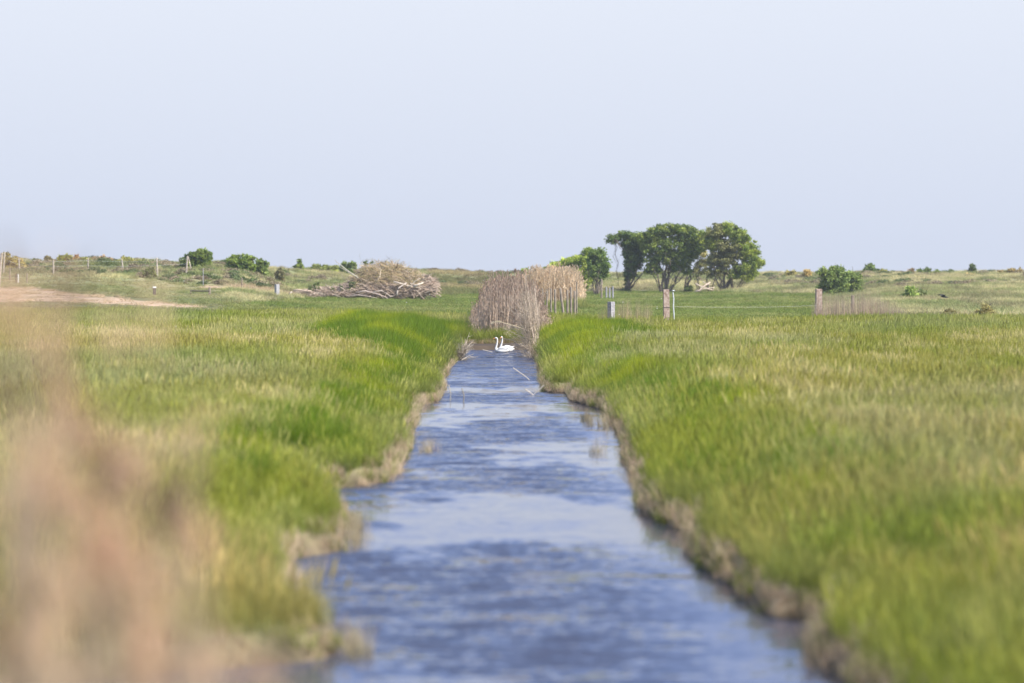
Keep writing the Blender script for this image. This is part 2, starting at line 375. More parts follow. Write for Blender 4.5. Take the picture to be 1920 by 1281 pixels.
# ------------------------------------------------------------ tufts and the fields they stand in
def make_tuft(name, mat, nb, h, spread, w, bend, seg=3, base=(1, 1, 1), tip=(1, 1, 1), hv=.35, seed=1, lean=.25, heads=0, headcol=(1, 1, 1)):
    r = np.random.default_rng(seed); V = []; Fc = []; C = []
    for b in range(nb):
        a = r.uniform(0, 2*math.pi); rad = spread*math.sqrt(r.uniform()); x0, y0 = rad*math.cos(a), rad*math.sin(a)
        hh_ = h*(1-hv*r.uniform()); ld = r.uniform(0, 2*math.pi); lx, ly = math.cos(ld), math.sin(ld)
        ln = lean*r.uniform(); bd = bend*r.uniform(.3, 1); fa = r.uniform(0, math.pi); fx, fy = math.cos(fa)*w/2, math.sin(fa)*w/2
        br = r.uniform(.72, 1.28); n0 = len(V)
        hu = r.uniform(-.12, .12)
        for i in range(seg+1):
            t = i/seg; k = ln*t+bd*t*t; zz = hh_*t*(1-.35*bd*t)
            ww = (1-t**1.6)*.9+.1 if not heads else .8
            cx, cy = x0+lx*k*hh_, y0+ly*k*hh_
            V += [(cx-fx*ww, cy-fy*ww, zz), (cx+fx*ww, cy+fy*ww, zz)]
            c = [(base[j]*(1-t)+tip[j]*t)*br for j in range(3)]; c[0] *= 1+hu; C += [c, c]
        for i in range(seg): Fc.append((n0+2*i, n0+2*i+1, n0+2*i+3, n0+2*i+2))
        if heads and r.uniform() < heads:
            n1 = len(V); s_ = w*2.6
            for q in range(2):
                ax_, ay_ = (s_*math.cos(fa+q*1.57), s_*math.sin(fa+q*1.57)); n1 = len(V)
                V += [(cx-ax_*.3, cy-ay_*.3, zz-.03), (cx+lx*.05-ax_, cy+ly*.05-ay_, zz+.10), (cx+lx*.12, cy+ly*.12, zz+.26), (cx+lx*.05+ax_, cy+ly*.05+ay_, zz+.10)]
                Fc.append((n1, n1+3, n1+2, n1+1)); C += [[headcol[j]*br for j in range(3)]]*4
    me = bpy.data.meshes.new(name); me.from_pydata(V, [], Fc)
    ca = me.color_attributes.new('Col', 'FLOAT_COLOR', 'POINT'); c4 = np.ones((len(V), 4)); c4[:, :3] = np.clip(C, 0, 3); ca.data.foreach_set('color', c4.ravel())
    me.materials.append(mat); me.update()
    return bpy.data.objects.new(name, me)            # a source shape only: not linked to the scene
def scatter(name, pts, tint, scale, src, label, tilt=.08, kind='stuff', rotz=None, cat=None):
    n_ = len(pts); me = bpy.data.meshes.new(name); me.vertices.add(n_); me.vertices.foreach_set('co', np.asarray(pts, np.float32).ravel())
    A = lambda nm, ty, data, key: me.attributes.new(nm, ty, 'POINT').data.foreach_set(key, np.ascontiguousarray(data, dtype=np.float32).ravel())
    c4 = np.ones((n_, 4)); c4[:, :3] = tint; A('tint', 'FLOAT_COLOR', c4, 'color')
    rot = np.column_stack([rng.normal(0, tilt, n_), rng.normal(0, tilt, n_), rng.uniform(0, 6.28, n_) if rotz is None else rotz]); A('rot', 'FLOAT_VECTOR', rot, 'vector')
    sc = np.asarray(scale); sc = np.repeat(sc[:, None], 3, 1) if sc.ndim == 1 else sc; A('scl', 'FLOAT_VECTOR', sc, 'vector')
    ia = me.attributes.new('pick', 'INT', 'POINT'); ia.data.foreach_set('value', rng.integers(0, len(src), n_).astype(np.int32))
    ob = bpy.data.objects.new(name, me); COL.objects.link(ob)
    g = bpy.data.node_groups.new(name+'_tufts', 'GeometryNodeTree')
    g.interface.new_socket('Geometry', in_out='INPUT', socket_type='NodeSocketGeometry'); g.interface.new_socket('Geometry', in_out='OUTPUT', socket_type='NodeSocketGeometry')
    gi = g.nodes.new('NodeGroupInput'); go = g.nodes.new('NodeGroupOutput'); ip = g.nodes.new('GeometryNodeInstanceOnPoints')
    gj = g.nodes.new('GeometryNodeGeometryToInstance')
    for s_ in reversed(src):
        oi = g.nodes.new('GeometryNodeObjectInfo'); oi.inputs['Object'].default_value = s_; oi.inputs['As Instance'].default_value = False
        g.links.new(oi.outputs['Geometry'], gj.inputs[0])
    def na(nm, ty):
        k = g.nodes.new('GeometryNodeInputNamedAttribute'); k.data_type = ty; k.inputs[0].default_value = nm; return k.outputs['Attribute']
    g.links.new(gi.outputs[0], ip.inputs['Points']); g.links.new(gj.outputs[0], ip.inputs['Instance']); ip.inputs['Pick Instance'].default_value = True
    g.links.new(na('pick', 'INT'), ip.inputs['Instance Index']); g.links.new(na('rot', 'FLOAT_VECTOR'), ip.inputs['Rotation']); g.links.new(na('scl', 'FLOAT_VECTOR'), ip.inputs['Scale'])
    g.links.new(ip.outputs[0], go.inputs[0])
    md = ob.modifiers.new('tufts', 'NODES'); md.node_group = g
    tag(ob, label, cat=cat, kind=kind); return ob
def wedge(D0, D1, dens, umin=-330, umax=2250, minw=0):
    """random points in the seen wedge between two distances"""
    slope = (umax-umin)/F; area = slope*(D1**2-D0**2)/2; n_ = int(area*dens)
    D = np.sqrt(rng.uniform(D0**2, D1**2, n_)); u = rng.uniform(umin, umax, n_); return (u-960)*D/F, D, u
def jit(n_, a=.12): return 1+rng.normal(0, a, (n_, 1))

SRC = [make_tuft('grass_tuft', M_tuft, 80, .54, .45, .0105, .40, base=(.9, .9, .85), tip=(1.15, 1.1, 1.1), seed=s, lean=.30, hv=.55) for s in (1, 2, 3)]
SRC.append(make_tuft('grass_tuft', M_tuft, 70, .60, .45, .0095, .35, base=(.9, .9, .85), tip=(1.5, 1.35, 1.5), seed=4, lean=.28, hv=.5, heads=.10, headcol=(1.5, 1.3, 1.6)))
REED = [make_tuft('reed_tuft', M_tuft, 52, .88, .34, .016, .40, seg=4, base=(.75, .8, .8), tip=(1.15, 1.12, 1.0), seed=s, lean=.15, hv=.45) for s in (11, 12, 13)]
SEDGE = [make_tuft('dry_tuft', M_dryinst, 55, .34, .20, .009, .45, base=(.7, .66, .62), tip=(1.15, 1.1, 1.05), seed=s, lean=.35, hv=.6) for s in (21, 22)]
MARR = [make_tuft('marram_tuft', M_tuft, 34, .85, .55, .05, .6, seg=2, base=(.85, .85, .85), tip=(1.15, 1.1, 1.05), seed=s, lean=.35) for s in (31, 32)]

def field_tint(x, y, u):
    n_ = len(x); a = fbm(x/5, y/12, 41)[:, None]; b = fbm(x/1.8, y/4, 42, 3)[:, None]; c = fbm(x/12, y/30, 43, 3)[:, None]
    base = np.array([.268, .288, .050]); pale = np.array([.42, .42, .160]); lush = np.array([.19, .255, .020]); blue = np.array([.20, .27, .10]); rust = np.array([.27, .24, .070])
    k1 = sstep(.42, .66, b); k2 = sstep(.50, .68, a); k3 = sstep(.52, .68, c)
    t = base*(1-k1)+pale*k1; t = t*(1-k2*.6)+lush*k2*.6; t = t*(1-k3*.45)+blue*k3*.45
    kr = sstep(.55, .75, fbm(x/7, y/16, 47, 3))[:, None]*.28; t = t*(1-kr)+rust*kr
    return t
# 1. the meadows
x1, y1, u1 = wedge(24, 70, 17, umin=-1150, umax=3070); x2, y2, u2 = wedge(70, 135, 14, umin=-520, umax=2440); x3, y3, u3 = wedge(135, 240, 11.0)
x = np.concatenate([x1, x2, x3]); y = np.concatenate([y1, y2, y3]); u = np.concatenate([u1, u2, u3])
d = channel_dist(x, y)
keep = (d > .12+.50*fbm(x/1.5, y/3, 44, 2)) & ~on_path(x, y)
keep &= (y < np.interp(u, [-400, 120, 250, 420, 560, 850, 1000, 1140, 1500, 1540, 2300], [217, 217, 217, 213, 235, 215, 212, 200, 192, 196, 196]))
keep &= ~((u > 870) & (u < 1020) & (y > 170))
x, y, u, d = x[keep], y[keep], u[keep], d[keep]; z = zt(x, y, d)
tint = field_tint(x, y, u)
nearb = (1-sstep(1.2, 4.0, d))[:, None]*.55; tint = tint*(1-nearb)+np.array([.20, .27, .018])*nearb
nst = (1-sstep(32, 60, y))[:, None]*.55*sstep(.35, .6, fbm(x/2.2, y/4, 48, 3))[:, None]; nst = np.maximum(nst, ((1-sstep(33, 44, y))*.8*(x < 0))[:, None]); tint = tint*(1-nst)+np.array([.36, .32, .10])*nst
farc = sstep(110, 190, y)[:, None]; tint = tint*(1-.45*farc)+np.array([.19, .27, .030])*.45*farc
tint = tint*jit(len(x), .09)
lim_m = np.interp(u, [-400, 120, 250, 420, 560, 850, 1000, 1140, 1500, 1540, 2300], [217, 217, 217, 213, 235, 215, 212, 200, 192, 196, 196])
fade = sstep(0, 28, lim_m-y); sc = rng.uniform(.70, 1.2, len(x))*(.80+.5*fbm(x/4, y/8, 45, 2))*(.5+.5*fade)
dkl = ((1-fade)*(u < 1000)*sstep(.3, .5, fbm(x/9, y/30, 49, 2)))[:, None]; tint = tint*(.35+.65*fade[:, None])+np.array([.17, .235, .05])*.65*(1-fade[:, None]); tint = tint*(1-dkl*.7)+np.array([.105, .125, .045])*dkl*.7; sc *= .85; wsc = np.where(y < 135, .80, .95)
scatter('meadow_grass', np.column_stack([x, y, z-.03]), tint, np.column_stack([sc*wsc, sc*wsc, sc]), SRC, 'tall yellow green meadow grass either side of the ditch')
# 2. lush bank growth
n_ = 120000
x = rng.uniform(-13, 12, n_); y = np.sqrt(rng.uniform(24**2, 215**2, n_)); d = channel_dist(x, y); u = 960+x*F/y
wid = (2.7+2.6*(fbm(x/3, y/9, 51, 3)-.5))*np.where(x < 0, 1.0, 1.15)*(1+.8*sstep(110, 170, y))+np.where(x < 0, 3.2*sstep(105, 150, y), 0)+rng.normal(0, .35, n_)
keep = (d > .08+.46*fbm(x/.8, y/2, 52, 2)) & (d < wid) & (rng.uniform(0, 1, n_) < .9)
keep &= ~((u > 868) & (u < 1022) & (y > 168))
keep &= ~((rng.uniform(0, 1, n_) < .6) & (d > 1.0) & (fbm(x/2.2, y/7, 53, 2) < .42))
edge_h = (.55+.45*sstep(0, 1.1+1.6*sstep(105, 150, y), wid-d))
x, y, d, edge_h = x[keep], y[keep], d[keep], edge_h[keep]; z = zt(x, y, d)
k = fbm(x/2.5, y/6, 54, 3)[:, None]; k2 = sstep(.5, .72, fbm(x/1.6, y/4, 55, 3))[:, None]
tint = np.array([.135, .215, .008])*(1-k2)+np.array([.32, .36, .010])*k2
olive = np.array([.16, .17, .05]); ke = (1-sstep(.3, 1.2, d))[:, None]*.7; tint = tint*(1-ke)+olive*ke
ks = (1-sstep(36, 52, y))[:, None]*.92*(x < 0)[:, None]+.35*(1-sstep(30, 50, y))[:, None]*(x > 0)[:, None]; tint = tint*(1-ks)+np.array([.36, .31, .11])*ks
tint = tint*jit(len(x), .14)*1.06; h_ = edge_h*(.55+.45*sstep(.3, 1.6, d))*rng.uniform(.55, 1.2, len(x))*(.8+.35*sstep(90, 150, y)+.32*sstep(110, 150, y)*(x < 0)+.15*sstep(120, 160, y)*(x > 0)); wsc = np.where(y < 120, .68, .9)
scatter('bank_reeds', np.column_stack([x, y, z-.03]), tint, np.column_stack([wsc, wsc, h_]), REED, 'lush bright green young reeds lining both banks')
# 3. dead sedge hanging over the water's edge
P = []; 
def along(pts, per_m):
    res = []
    for (a, b) in zip(pts[:-1], pts[1:]):
        L_ = math.hypot(b[0]-a[0], b[1]-a[1]); k = int(L_*per_m)+1
        t = rng.uniform(0, 1, k); res.append(np.column_stack([a[0]+(b[0]-a[0])*t, a[1]+(b[1]-a[1])*t]))
    return np.vstack(res)
E = np.vstack([along(LP[:-1], 24), along(RP[:-1], 24), along([LP[0], RP[0]], 40)])
E = E+rng.normal(0, .16, E.shape); d = channel_dist(E[:, 0], E[:, 1]); keep = (d > .04) & (rng.uniform(0, 1, len(d)) < .40+1.2*sstep(.35, .6, fbm(E[:, 0]/.9, E[:, 1]/2.0, 57, 3)))
E = E[keep]; d = d[keep]; z = np.maximum(zt(E[:, 0], E[:, 1], d), .0)-.02
k = rng.uniform(0, 1, (len(E), 1)); tint = np.array([.74, .60, .43])*(1-k)+np.array([.46, .36, .24])*k
k = (rng.uniform(0, 1, (len(E), 1)) < .34); tint = np.where(k, np.array([.24, .27, .06]), tint)
scatter('dry_sedge', np.column_stack([E, z]), tint*jit(len(E), .12), rng.uniform(.6, 1.15, len(E)), SEDGE, 'dead straw coloured sedge along the waterline', tilt=.25)
# 4. dune grass
x, y, u = wedge(196, 560, 1.0, umin=-300, umax=2220); d = np.full(len(x), 50.)
lim = np.interp(u, [-400, 120, 250, 420, 560, 850, 1000, 1140, 1500, 1540, 2300], [217, 217, 217, 213, 235, 215, 212, 200, 192, 196, 196])
keep = (y > lim) & (~on_path(x, y) | (rng.uniform(0, 1, len(x)) < .70+.2*(u > 380)+.5*sstep(.5, .65, fbm(x/3, y/6, 63, 3)))); z = zt(x, y, channel_dist(x, y))
pasture = (u > 1090) & (u < 1540) & (z < 2.15); pas2 = (u > 400) & (u < 1090) & (z < 2.0); pas = pasture | pas2
lowslope = (u < 420) & (z < 4.1)
x, y, u, z, pas, lowslope = [q[keep] for q in (x, y, u, z, pas, lowslope)]
k = sstep(.40, .64, fbm(x/9, y/16, 61, 4))[:, None]; k2 = sstep(.48, .66, fbm(x/5, y/9, 62, 3))[:, None]
tint = np.array([.28, .32, .12])*(1-k)+np.array([.56, .52, .27])*k; tint = tint*(1-k2*.5)+np.array([.26, .21, .13])*k2*.5
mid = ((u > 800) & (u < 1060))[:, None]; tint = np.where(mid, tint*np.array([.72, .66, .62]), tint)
pt = np.array([.18, .24, .05])*(1-k2)+np.array([.27, .30, .09])*k2; tint = np.where(pas[:, None], pt, tint)
pth = on_path(x, y)[:, None]
tint = np.where(lowslope[:, None], np.array([.25, .28, .10])*(1-k)+np.array([.36, .34, .16])*k, tint); tint = np.where(pth, np.array([.52, .42, .27]), tint)
sc = rng.uniform(.6, 1.25, len(x))*np.where(pas, .42, .72)*np.where(lowslope, .45, 1.0); 
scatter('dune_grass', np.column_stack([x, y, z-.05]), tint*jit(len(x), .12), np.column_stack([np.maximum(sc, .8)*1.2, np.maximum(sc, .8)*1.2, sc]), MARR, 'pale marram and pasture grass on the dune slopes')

# scrub: low bushes nobody could count, in patches over the dunes
def scrub_src(seed):
    r = np.random.default_rng(seed); n_ = 700; dirs = r.normal(size=(n_, 3)); dirs /= np.linalg.norm(dirs, axis=1)[:, None]
    P = dirs*(r.uniform(.3, 1, (n_, 1))**.5)*np.array([.9, .9, .55])*(1+.3*np.sin(dirs[:, :1]*5+seed)); P[:, 2] = np.abs(P[:, 2])
    a = r.normal(size=(n_, 3)); a /= np.linalg.norm(a, axis=1)[:, None]; bv = np.cross(a, r.normal(size=(n_, 3))); bv /= np.linalg.norm(bv, axis=1)[:, None]
    q = np.stack([P-a*.10, P+bv*.06, P+a*.10, P-bv*.06], 1).reshape(-1, 3); me = bpy.data.meshes.new('scrub_bush'); me.from_pydata(q.tolist(), [], np.arange(len(q)).reshape(-1, 4).tolist())
    ca = me.color_attributes.new('Col', 'FLOAT_COLOR', 'POINT'); c4 = np.ones((len(q), 4)); c4[:, :3] = np.repeat(r.uniform(.75, 1.25, (n_, 1)), 4, 0); ca.data.foreach_set('color', c4.ravel()); me.materials.append(M_tuft)
    return bpy.data.objects.new('scrub_bush', me)
x, y, u = wedge(300, 500, .16, umin=-200, umax=2150); z = zt(x, y, np.full(len(x), 50.))
keep = (z > 3.0) & (fbm(x/16, y/30, 65, 3) > .47) & ~on_path(x, y); keep |= (z > 4.3) & (u > 1440) & (rng.uniform(0, 1, len(x)) < .35); keep &= (z > 2.9)
x, y, z = x[keep], y[keep], z[keep]; k = rng.uniform(0, 1, (len(x), 1)); kk = rng.uniform(0, 1, (len(x), 1)) < .5
tint = np.where(kk, np.array([.12, .16, .06])*(1-k)+np.array([.20, .25, .09])*k, np.array([.27, .22, .14])*(1-k)+np.array([.38, .32, .20])*k)
sc = rng.uniform(.35, 1.25, len(x)); scatter('scrub', np.column_stack([x, y, z-.08]), tint, np.column_stack([sc*1.2, sc*1.2, sc*.9]), [scrub_src(1), scrub_src(2), scrub_src(3)], 'low brown and green scrub dotted over the dunes')

# ------------------------------------------------------------ reed beds
def reed_bed(name, outline, label, dens, tall, tintf, D0, D1, u0, u1, plume=(1.1, .95, .85), lean=.05, seed=0, src=None):
    pass
STALK = [make_tuft('dry_reed_clump', M_dryinst, 12, 1.0, .22, .010, .06, seg=2, base=(.95, .88, .76), tip=(1, 1, 1), seed=s, lean=.07, hv=.35, heads=.0) for s in (71, 72, 73)]
def plume_clump(name, seed, headc):
    """dead reed culms, each with a drooping plume"""
    r = np.random.default_rng(seed); B = MB()
    for i in range(9):
        a = r.uniform(0, 6.28); q = .25*math.sqrt(r.uniform()); x0, y0 = q*math.cos(a), q*math.sin(a); hh_ = r.uniform(.72, 1.0)
        lx, ly = r.normal(0, .05), r.normal(0, .05); w = .011; f = r.uniform(0, 3.14); br = r.uniform(.75, 1.2)
        p0 = Vector((x0, y0, 0)); p1 = Vector((x0+lx*.5, y0+ly*.5, hh_*.55)); p2 = Vector((x0+lx*1.4, y0+ly*1.4, hh_)); s_ = Vector((math.cos(f)*w, math.sin(f)*w, 0))
        cc = (br, br*.93, br*.84)
        B.add([p0-s_, p0+s_, p1+s_*.9, p1-s_*.9, p2+s_*.6, p2-s_*.6], [(0, 1, 2, 3), (3, 2, 4, 5)], cc)
        dr = Vector((-.03-abs(r.normal(0, .02)), r.normal(0, .02), 0))
        for q in range(3):
            fa = f+q*1.05; s2 = Vector((math.cos(fa)*.030, math.sin(fa)*.030, 0))
            B.add([p2-s_*.4-Vector((0, 0, .01)), p2+dr*.5+s2+Vector((0, 0, .03)), p2+dr*1.8+Vector((0, 0, .075)), p2+dr*.5-s2+Vector((0, 0, .035))], [(0, 1, 2, 3)], tuple(h*br for h in headc))
        for q in range(2):       # dead leaves
            t = r.uniform(.25, .8); b0 = p0.lerp(p2, t); dd = r.uniform(0, 6.28); o_ = Vector((math.cos(dd)*.10, math.sin(dd)*.10, 0)); s3 = Vector((0, 0, .012))
            B.add([b0-s3, b0+o_*.6+Vector((0, 0, .05)), b0+o_-Vector((0, 0, .02)), b0+s3*.2], [(0, 1, 2, 3)], cc)
    me = bpy.data.meshes.new(name); me.from_pydata(B.V, [], B.F); ca = me.color_attributes.new('Col', 'FLOAT_COLOR', 'POINT')
    c4 = np.ones((len(B.V), 4)); c4[:, :3] = B.C; ca.data.foreach_set('color', c4.ravel()); me.materials.append(M_dryinst)
    return bpy.data.objects.new(name, me)
PL_D = [plume_clump('dead_reed_clump', s, (.95, .87, .80)) for s in (1, 2, 3)]
PL_P = [plume_clump('dead_reed_clump', s, (1.05, 1.0, .92)) for s in (4, 5, 6)]
def bed(name, D0, D1, u0, u1, dens, ytop, tintA, tintB, src, label, hcap=9, minh=.4, edge=12, wj=1.0):
    slope = (u1-u0)/F; n_ = int(slope*(D1**2-D0**2)/2*dens); D = np.sqrt(rng.uniform(D0**2, D1**2, n_)); u = rng.uniform(u0, u1, n_)
    x = (u-960)*D/F; d = channel_dist(x, D); z = zt(x, D, d)
    yt = np.interp(u, [q[0] for q in ytop], [q[1] for q in ytop]); top = H-(yt-YH)*((D0+D1)/2)/F
    h_ = (top-z)*(1.04-.42*rng.uniform(0, 1, n_)**1.8)*(1+(fbm(x/.9, D/.9, 81, 3)-.5)*.45)
    ok = (h_ > minh) & (d > .05); x, D, z, h_ = x[ok], D[ok], z[ok], np.minimum(h_[ok], hcap)
    k = rng.uniform(0, 1, (len(x), 1))*.6+fbm(x/1.5, D/2, 82, 3)[:, None]*.4
    tint = np.array(tintA)*(1-k)+np.array(tintB)*k
    return scatter(name, np.column_stack([x, D, z-.05]), tint*jit(len(x), .1), np.column_stack([np.full(len(x), wj), np.full(len(x), wj), h_]), src, label, tilt=.05)
bed('dead_reeds', 173, 192, 868, 1030, 3.7, [(866, 645), (880, 610), (893, 572), (905, 543), (914, 526), (926, 516), (940, 520), (960, 514), (985, 519), (1000, 534), (1012, 556), (1022, 580), (1030, 606)],
    (.68, .57, .48), (.42, .35, .30), PL_D, 'tall brown dead reeds closing off the end of the ditch', wj=1.0)
bed('pale_reeds', 262, 276, 965, 1090, 8, [(965, 530), (985, 518), (1000, 508), (1020, 503), (1060, 505), (1078, 508), (1085, 520), (1090, 540)],
    (.80, .70, .56), (.60, .51, .39), PL_P, 'pale straw reeds behind the row of fence posts', hcap=4.2, wj=1.3)
bed('green_weeds', 252, 259, 992, 1102, 4.5, [(992, 560), (1010, 552), (1050, 556), (1075, 548), (1090, 545), (1102, 560)], (.20, .25, .05), (.36, .36, .12), REED,
    'loose green weeds under the pale reeds behind the post row', hcap=1.6, minh=.2)
bed('young_reeds', 171.5, 177, 862, 1012, 13, [(862, 590), (880, 596), (900, 604), (930, 598), (960, 606), (985, 598), (1012, 592)], (.18, .25, .025), (.34, .34, .07), REED,
    'young green reeds at the foot of the dead reeds', hcap=1.9, minh=.2)
bed('dry_reed_stems', 171.1, 172.8, 866, 1000, 60, [(866, 636), (900, 630), (1000, 628)], (.48, .37, .20), (.30, .22, .14), STALK, 'matted tan reed stems at the head of the ditch', hcap=.9, minh=.1)
bed('thin_reeds', 178, 184, 1122, 1222, 3.2, [(1122, 560), (1140, 556), (1175, 552), (1222, 556)], (.52, .42, .27), (.38, .31, .19), STALK, 'thin dry reed stems between the two thick posts', hcap=2.6)
bed('sparse_reeds', 186, 196, 1525, 1706, 3.4, [(1525, 560), (1540, 545), (1600, 538), (1625, 530), (1660, 552), (1700, 576), (1706, 585)], (.50, .40, .30), (.33, .26, .20), STALK,
    'sparse dry reeds beside the posts in front of the round bush', hcap=2.9)

# ------------------------------------------------------------ trees and shrubs
def leaf_blobs(blobs, D, per, leaf, colA, colB, clump=.42, gap=.30, seed=0, nleaf=72, cluster_scale=1.0):
    """blobs in photo pixels (px,py,rx,ry[,depth]); gives verts, faces, colours of leaf sprays"""
    r = np.random.default_rng(seed); V = []; C = []; s = F/D
    for b in blobs:
        bx, by, rx, ry = b[:4]; dd = b[4] if len(b) > 4 else 1.0; tintk = b[5] if len(b) > 5 else None
        c = np.array(px2w(bx, by, D+(b[6] if len(b) > 6 else 0))); ax, az = rx/s, ry/s; ay = (ax*dd)
        nc = max(8, int(per*(ax*az+ax*ay+ay*az)*4.2))
        dirs = r.normal(size=(nc, 3)); dirs /= np.linalg.norm(dirs, axis=1)[:, None]
        rad = r.uniform(.30, 1.0, nc)**.55*(1-.22*fbm(dirs[:, 0]*2+seed, dirs[:, 2]*2+dirs[:, 1], 5+seed, 2))
        ctr = c+dirs*rad[:, None]*np.array([ax, ay, az])
        keep = r.uniform(size=nc) > gap*sstep(.45, .6, fbm(dirs[:, 0]*3+9, dirs[:, 2]*3+dirs[:, 1]*2, 77+seed, 2))
        ctr = ctr[keep]; nc = len(ctr); cc = r.uniform(size=(nc, 1))**1.4*.85; ca = np.array(colA if tintk is None else tintk[0]); cb = np.array(colB if tintk is None else tintk[1])
        ccol = (ca*(1-cc)+cb*cc)*np.array([3.1, 2.7, 2.0])*(1+r.normal(0, .10, (nc, 1)))
        cr = clump*cluster_scale*r.uniform(.55, 1.15, nc)
        off = r.normal(size=(nc, nleaf, 3))*.5; P = ctr[:, None]+off*cr[:, None, None]*np.array([1.1, 1.1, .8])
        P = P.reshape(-1, 3); cl = np.repeat(ccol, nleaf, 0)*(1+r.normal(0, .14, (len(P), 1)))
        a = r.normal(size=(len(P), 3)); a /= np.linalg.norm(a, axis=1)[:, None]; q = r.normal(size=(len(P), 3)); bvec = np.cross(a, q); bvec /= np.linalg.norm(bvec, axis=1)[:, None]
        L_ = leaf*r.uniform(.6, 1.3, (len(P), 1)); quad = np.stack([P-a*L_*.6, P+bvec*L_*.32, P+a*L_*.6, P-bvec*L_*.32], 1)
        V.append(quad.reshape(-1, 3)); C.append(np.repeat(cl, 4, 0))
    V = np.vstack(V); C = np.clip(np.vstack(C), 0, 1); return V, np.arange(len(V)).reshape(-1, 4), C
def crown_obj(name, parent, *a, **k):
    V, Fc, C = leaf_blobs(*a, **k); return mesh_obj(name, V, Fc.tolist(), M_leaf, parent, C)
def limb(B, p0, p1, r0, r1, wig=.12, n=6, seed=0, c=(1, 1, 1), sag=0.0):
    r = random.Random(seed); p0 = Vector(p0); p1 = Vector(p1); L_ = (p1-p0).length; pts = []
    for i in range(n+1):
        t = i/n; j = wig*L_*math.sin(math.pi*t)
        pts.append(p0.lerp(p1, t)+Vector((r.uniform(-1, 1), r.uniform(-1, 1), r.uniform(-.4, .4)))*j*.6+Vector((0, 0, sag*math.sin(math.pi*t)*L_)))
    B.tube(pts, [r0+(r1-r0)*i/n for i in range(n+1)], 6, c); return pts
def tree(label, D, base, stems, blobs, per=2.0, leaf=.26, colA=(.045, .085, .018), colB=(.10, .15, .035), seed=0, group=None, name='tree', cat='tree', ivy=None, **kw):
    bpx = base; g = gpt(bpx, D); root = empty(name, g); tag(root, label, cat, group)
    B = MB(); r = random.Random(seed)
    for (x0, y0, x1, y1, w) in stems:
        dz = r.uniform(-1.2, 1.2); p0 = px2w(x0, y0, D); 
        if y0 >= 545 or abs(p0.z-g.z) < .8: p0.z = g.z-.15
        p1 = px2w(x1, y1, D+dz); pts = limb(B, p0, p1, w, w*.45, seed=seed*31+int(x1), wig=.10)
        for q in range(4):
            s = pts[r.randint(3, 6)]; e = s+Vector((r.uniform(-1, 1)*1.3, r.uniform(-1, 1)*1.2, r.uniform(.5, 1.6))); limb(B, s, e, w*.4, w*.12, n=4, seed=q+seed)
    for q in range(len(stems)*2):      # thin suckers between the main stems
        x0, y0, x1, y1, w = r.choice(stems); t = r.uniform(-8, 8); p0 = px2w(x0+t*.3, y0, D+r.uniform(-.5, .5)); p0.z = max(p0.z, g.z-.15) if y0 < 545 else g.z-.15
        limb(B, p0, px2w(x1+t, y1+r.uniform(-8, 10), D+r.uniform(-1.5, 1.5)), w*.45, w*.15, seed=q*7+seed, wig=.14)
    B.build('trunk', M_bark, root, smooth=True)
    crown_obj('crown', root, blobs, D, per, leaf, colA, colB, seed=seed, **kw)
    if ivy: crown_obj('ivy', root, ivy, D, 3.0, .16, (.03, .055, .015), (.06, .09, .03), seed=seed+5, clump=.22)
    return root
DG, MG = (.050, .085, .022), (.105, .150, .038)
brown = ((.098, .110, .062), (.085, .105, .040))
tree('dark leaning tree at the left end of the clump, its trunk wrapped in ivy', 396, 1174,
     [(1172, 552, 1184, 490, .30), (1174, 552, 1198, 500, .16), (1176, 550, 1207, 512, .10), (1178, 520, 1176, 455, .20), (1180, 480, 1152, 448, .10), (1152, 450, 1160, 536, .05)],
     [(1151, 449, 12, 10), (1176, 450, 17, 17), (1192, 452, 20, 18), (1186, 474, 19, 20), (1184, 495, 15, 14), (1198, 490, 10, 15), (1162, 441, 10, 7), (1182, 512, 13, 12), (1200, 470, 12, 14)],
     colA=(.035, .065, .022), colB=(.085, .125, .035), seed=3, ivy=[(1175, 525, 6, 24), (1171, 546, 11, 6), (1179, 505, 9, 14)])
tree('broad tree with fanning stems in the middle of the clump', 394, 1246,
     [(1243, 552, 1224, 500, .16), (1244, 552, 1236, 485, .20), (1246, 552, 1248, 470, .24), (1249, 552, 1262, 485, .22), (1252, 550, 1278, 505, .17), (1250, 545, 1284, 515, .10), (1241, 552, 1233, 520, .11)],
     [(1222, 442, 16, 18), (1240, 434, 20, 15), (1266, 430, 22, 14), (1288, 438, 20, 18), (1298, 455, 14, 20), (1214, 466, 14, 16), (1236, 462, 22, 22), (1266, 462, 26, 24), (1290, 478, 18, 18),
      (1222, 492, 14, 16), (1246, 484, 18, 14), (1276, 492, 16, 12), (1216, 508, 9, 8), (1300, 472, 12, 16), (1262, 500, 14, 10), (1232, 506, 9, 9), (1286, 506, 10, 9), (1206, 450, 12, 14)], colA=(.045, .078, .022), colB=(.125, .165, .042), seed=8)
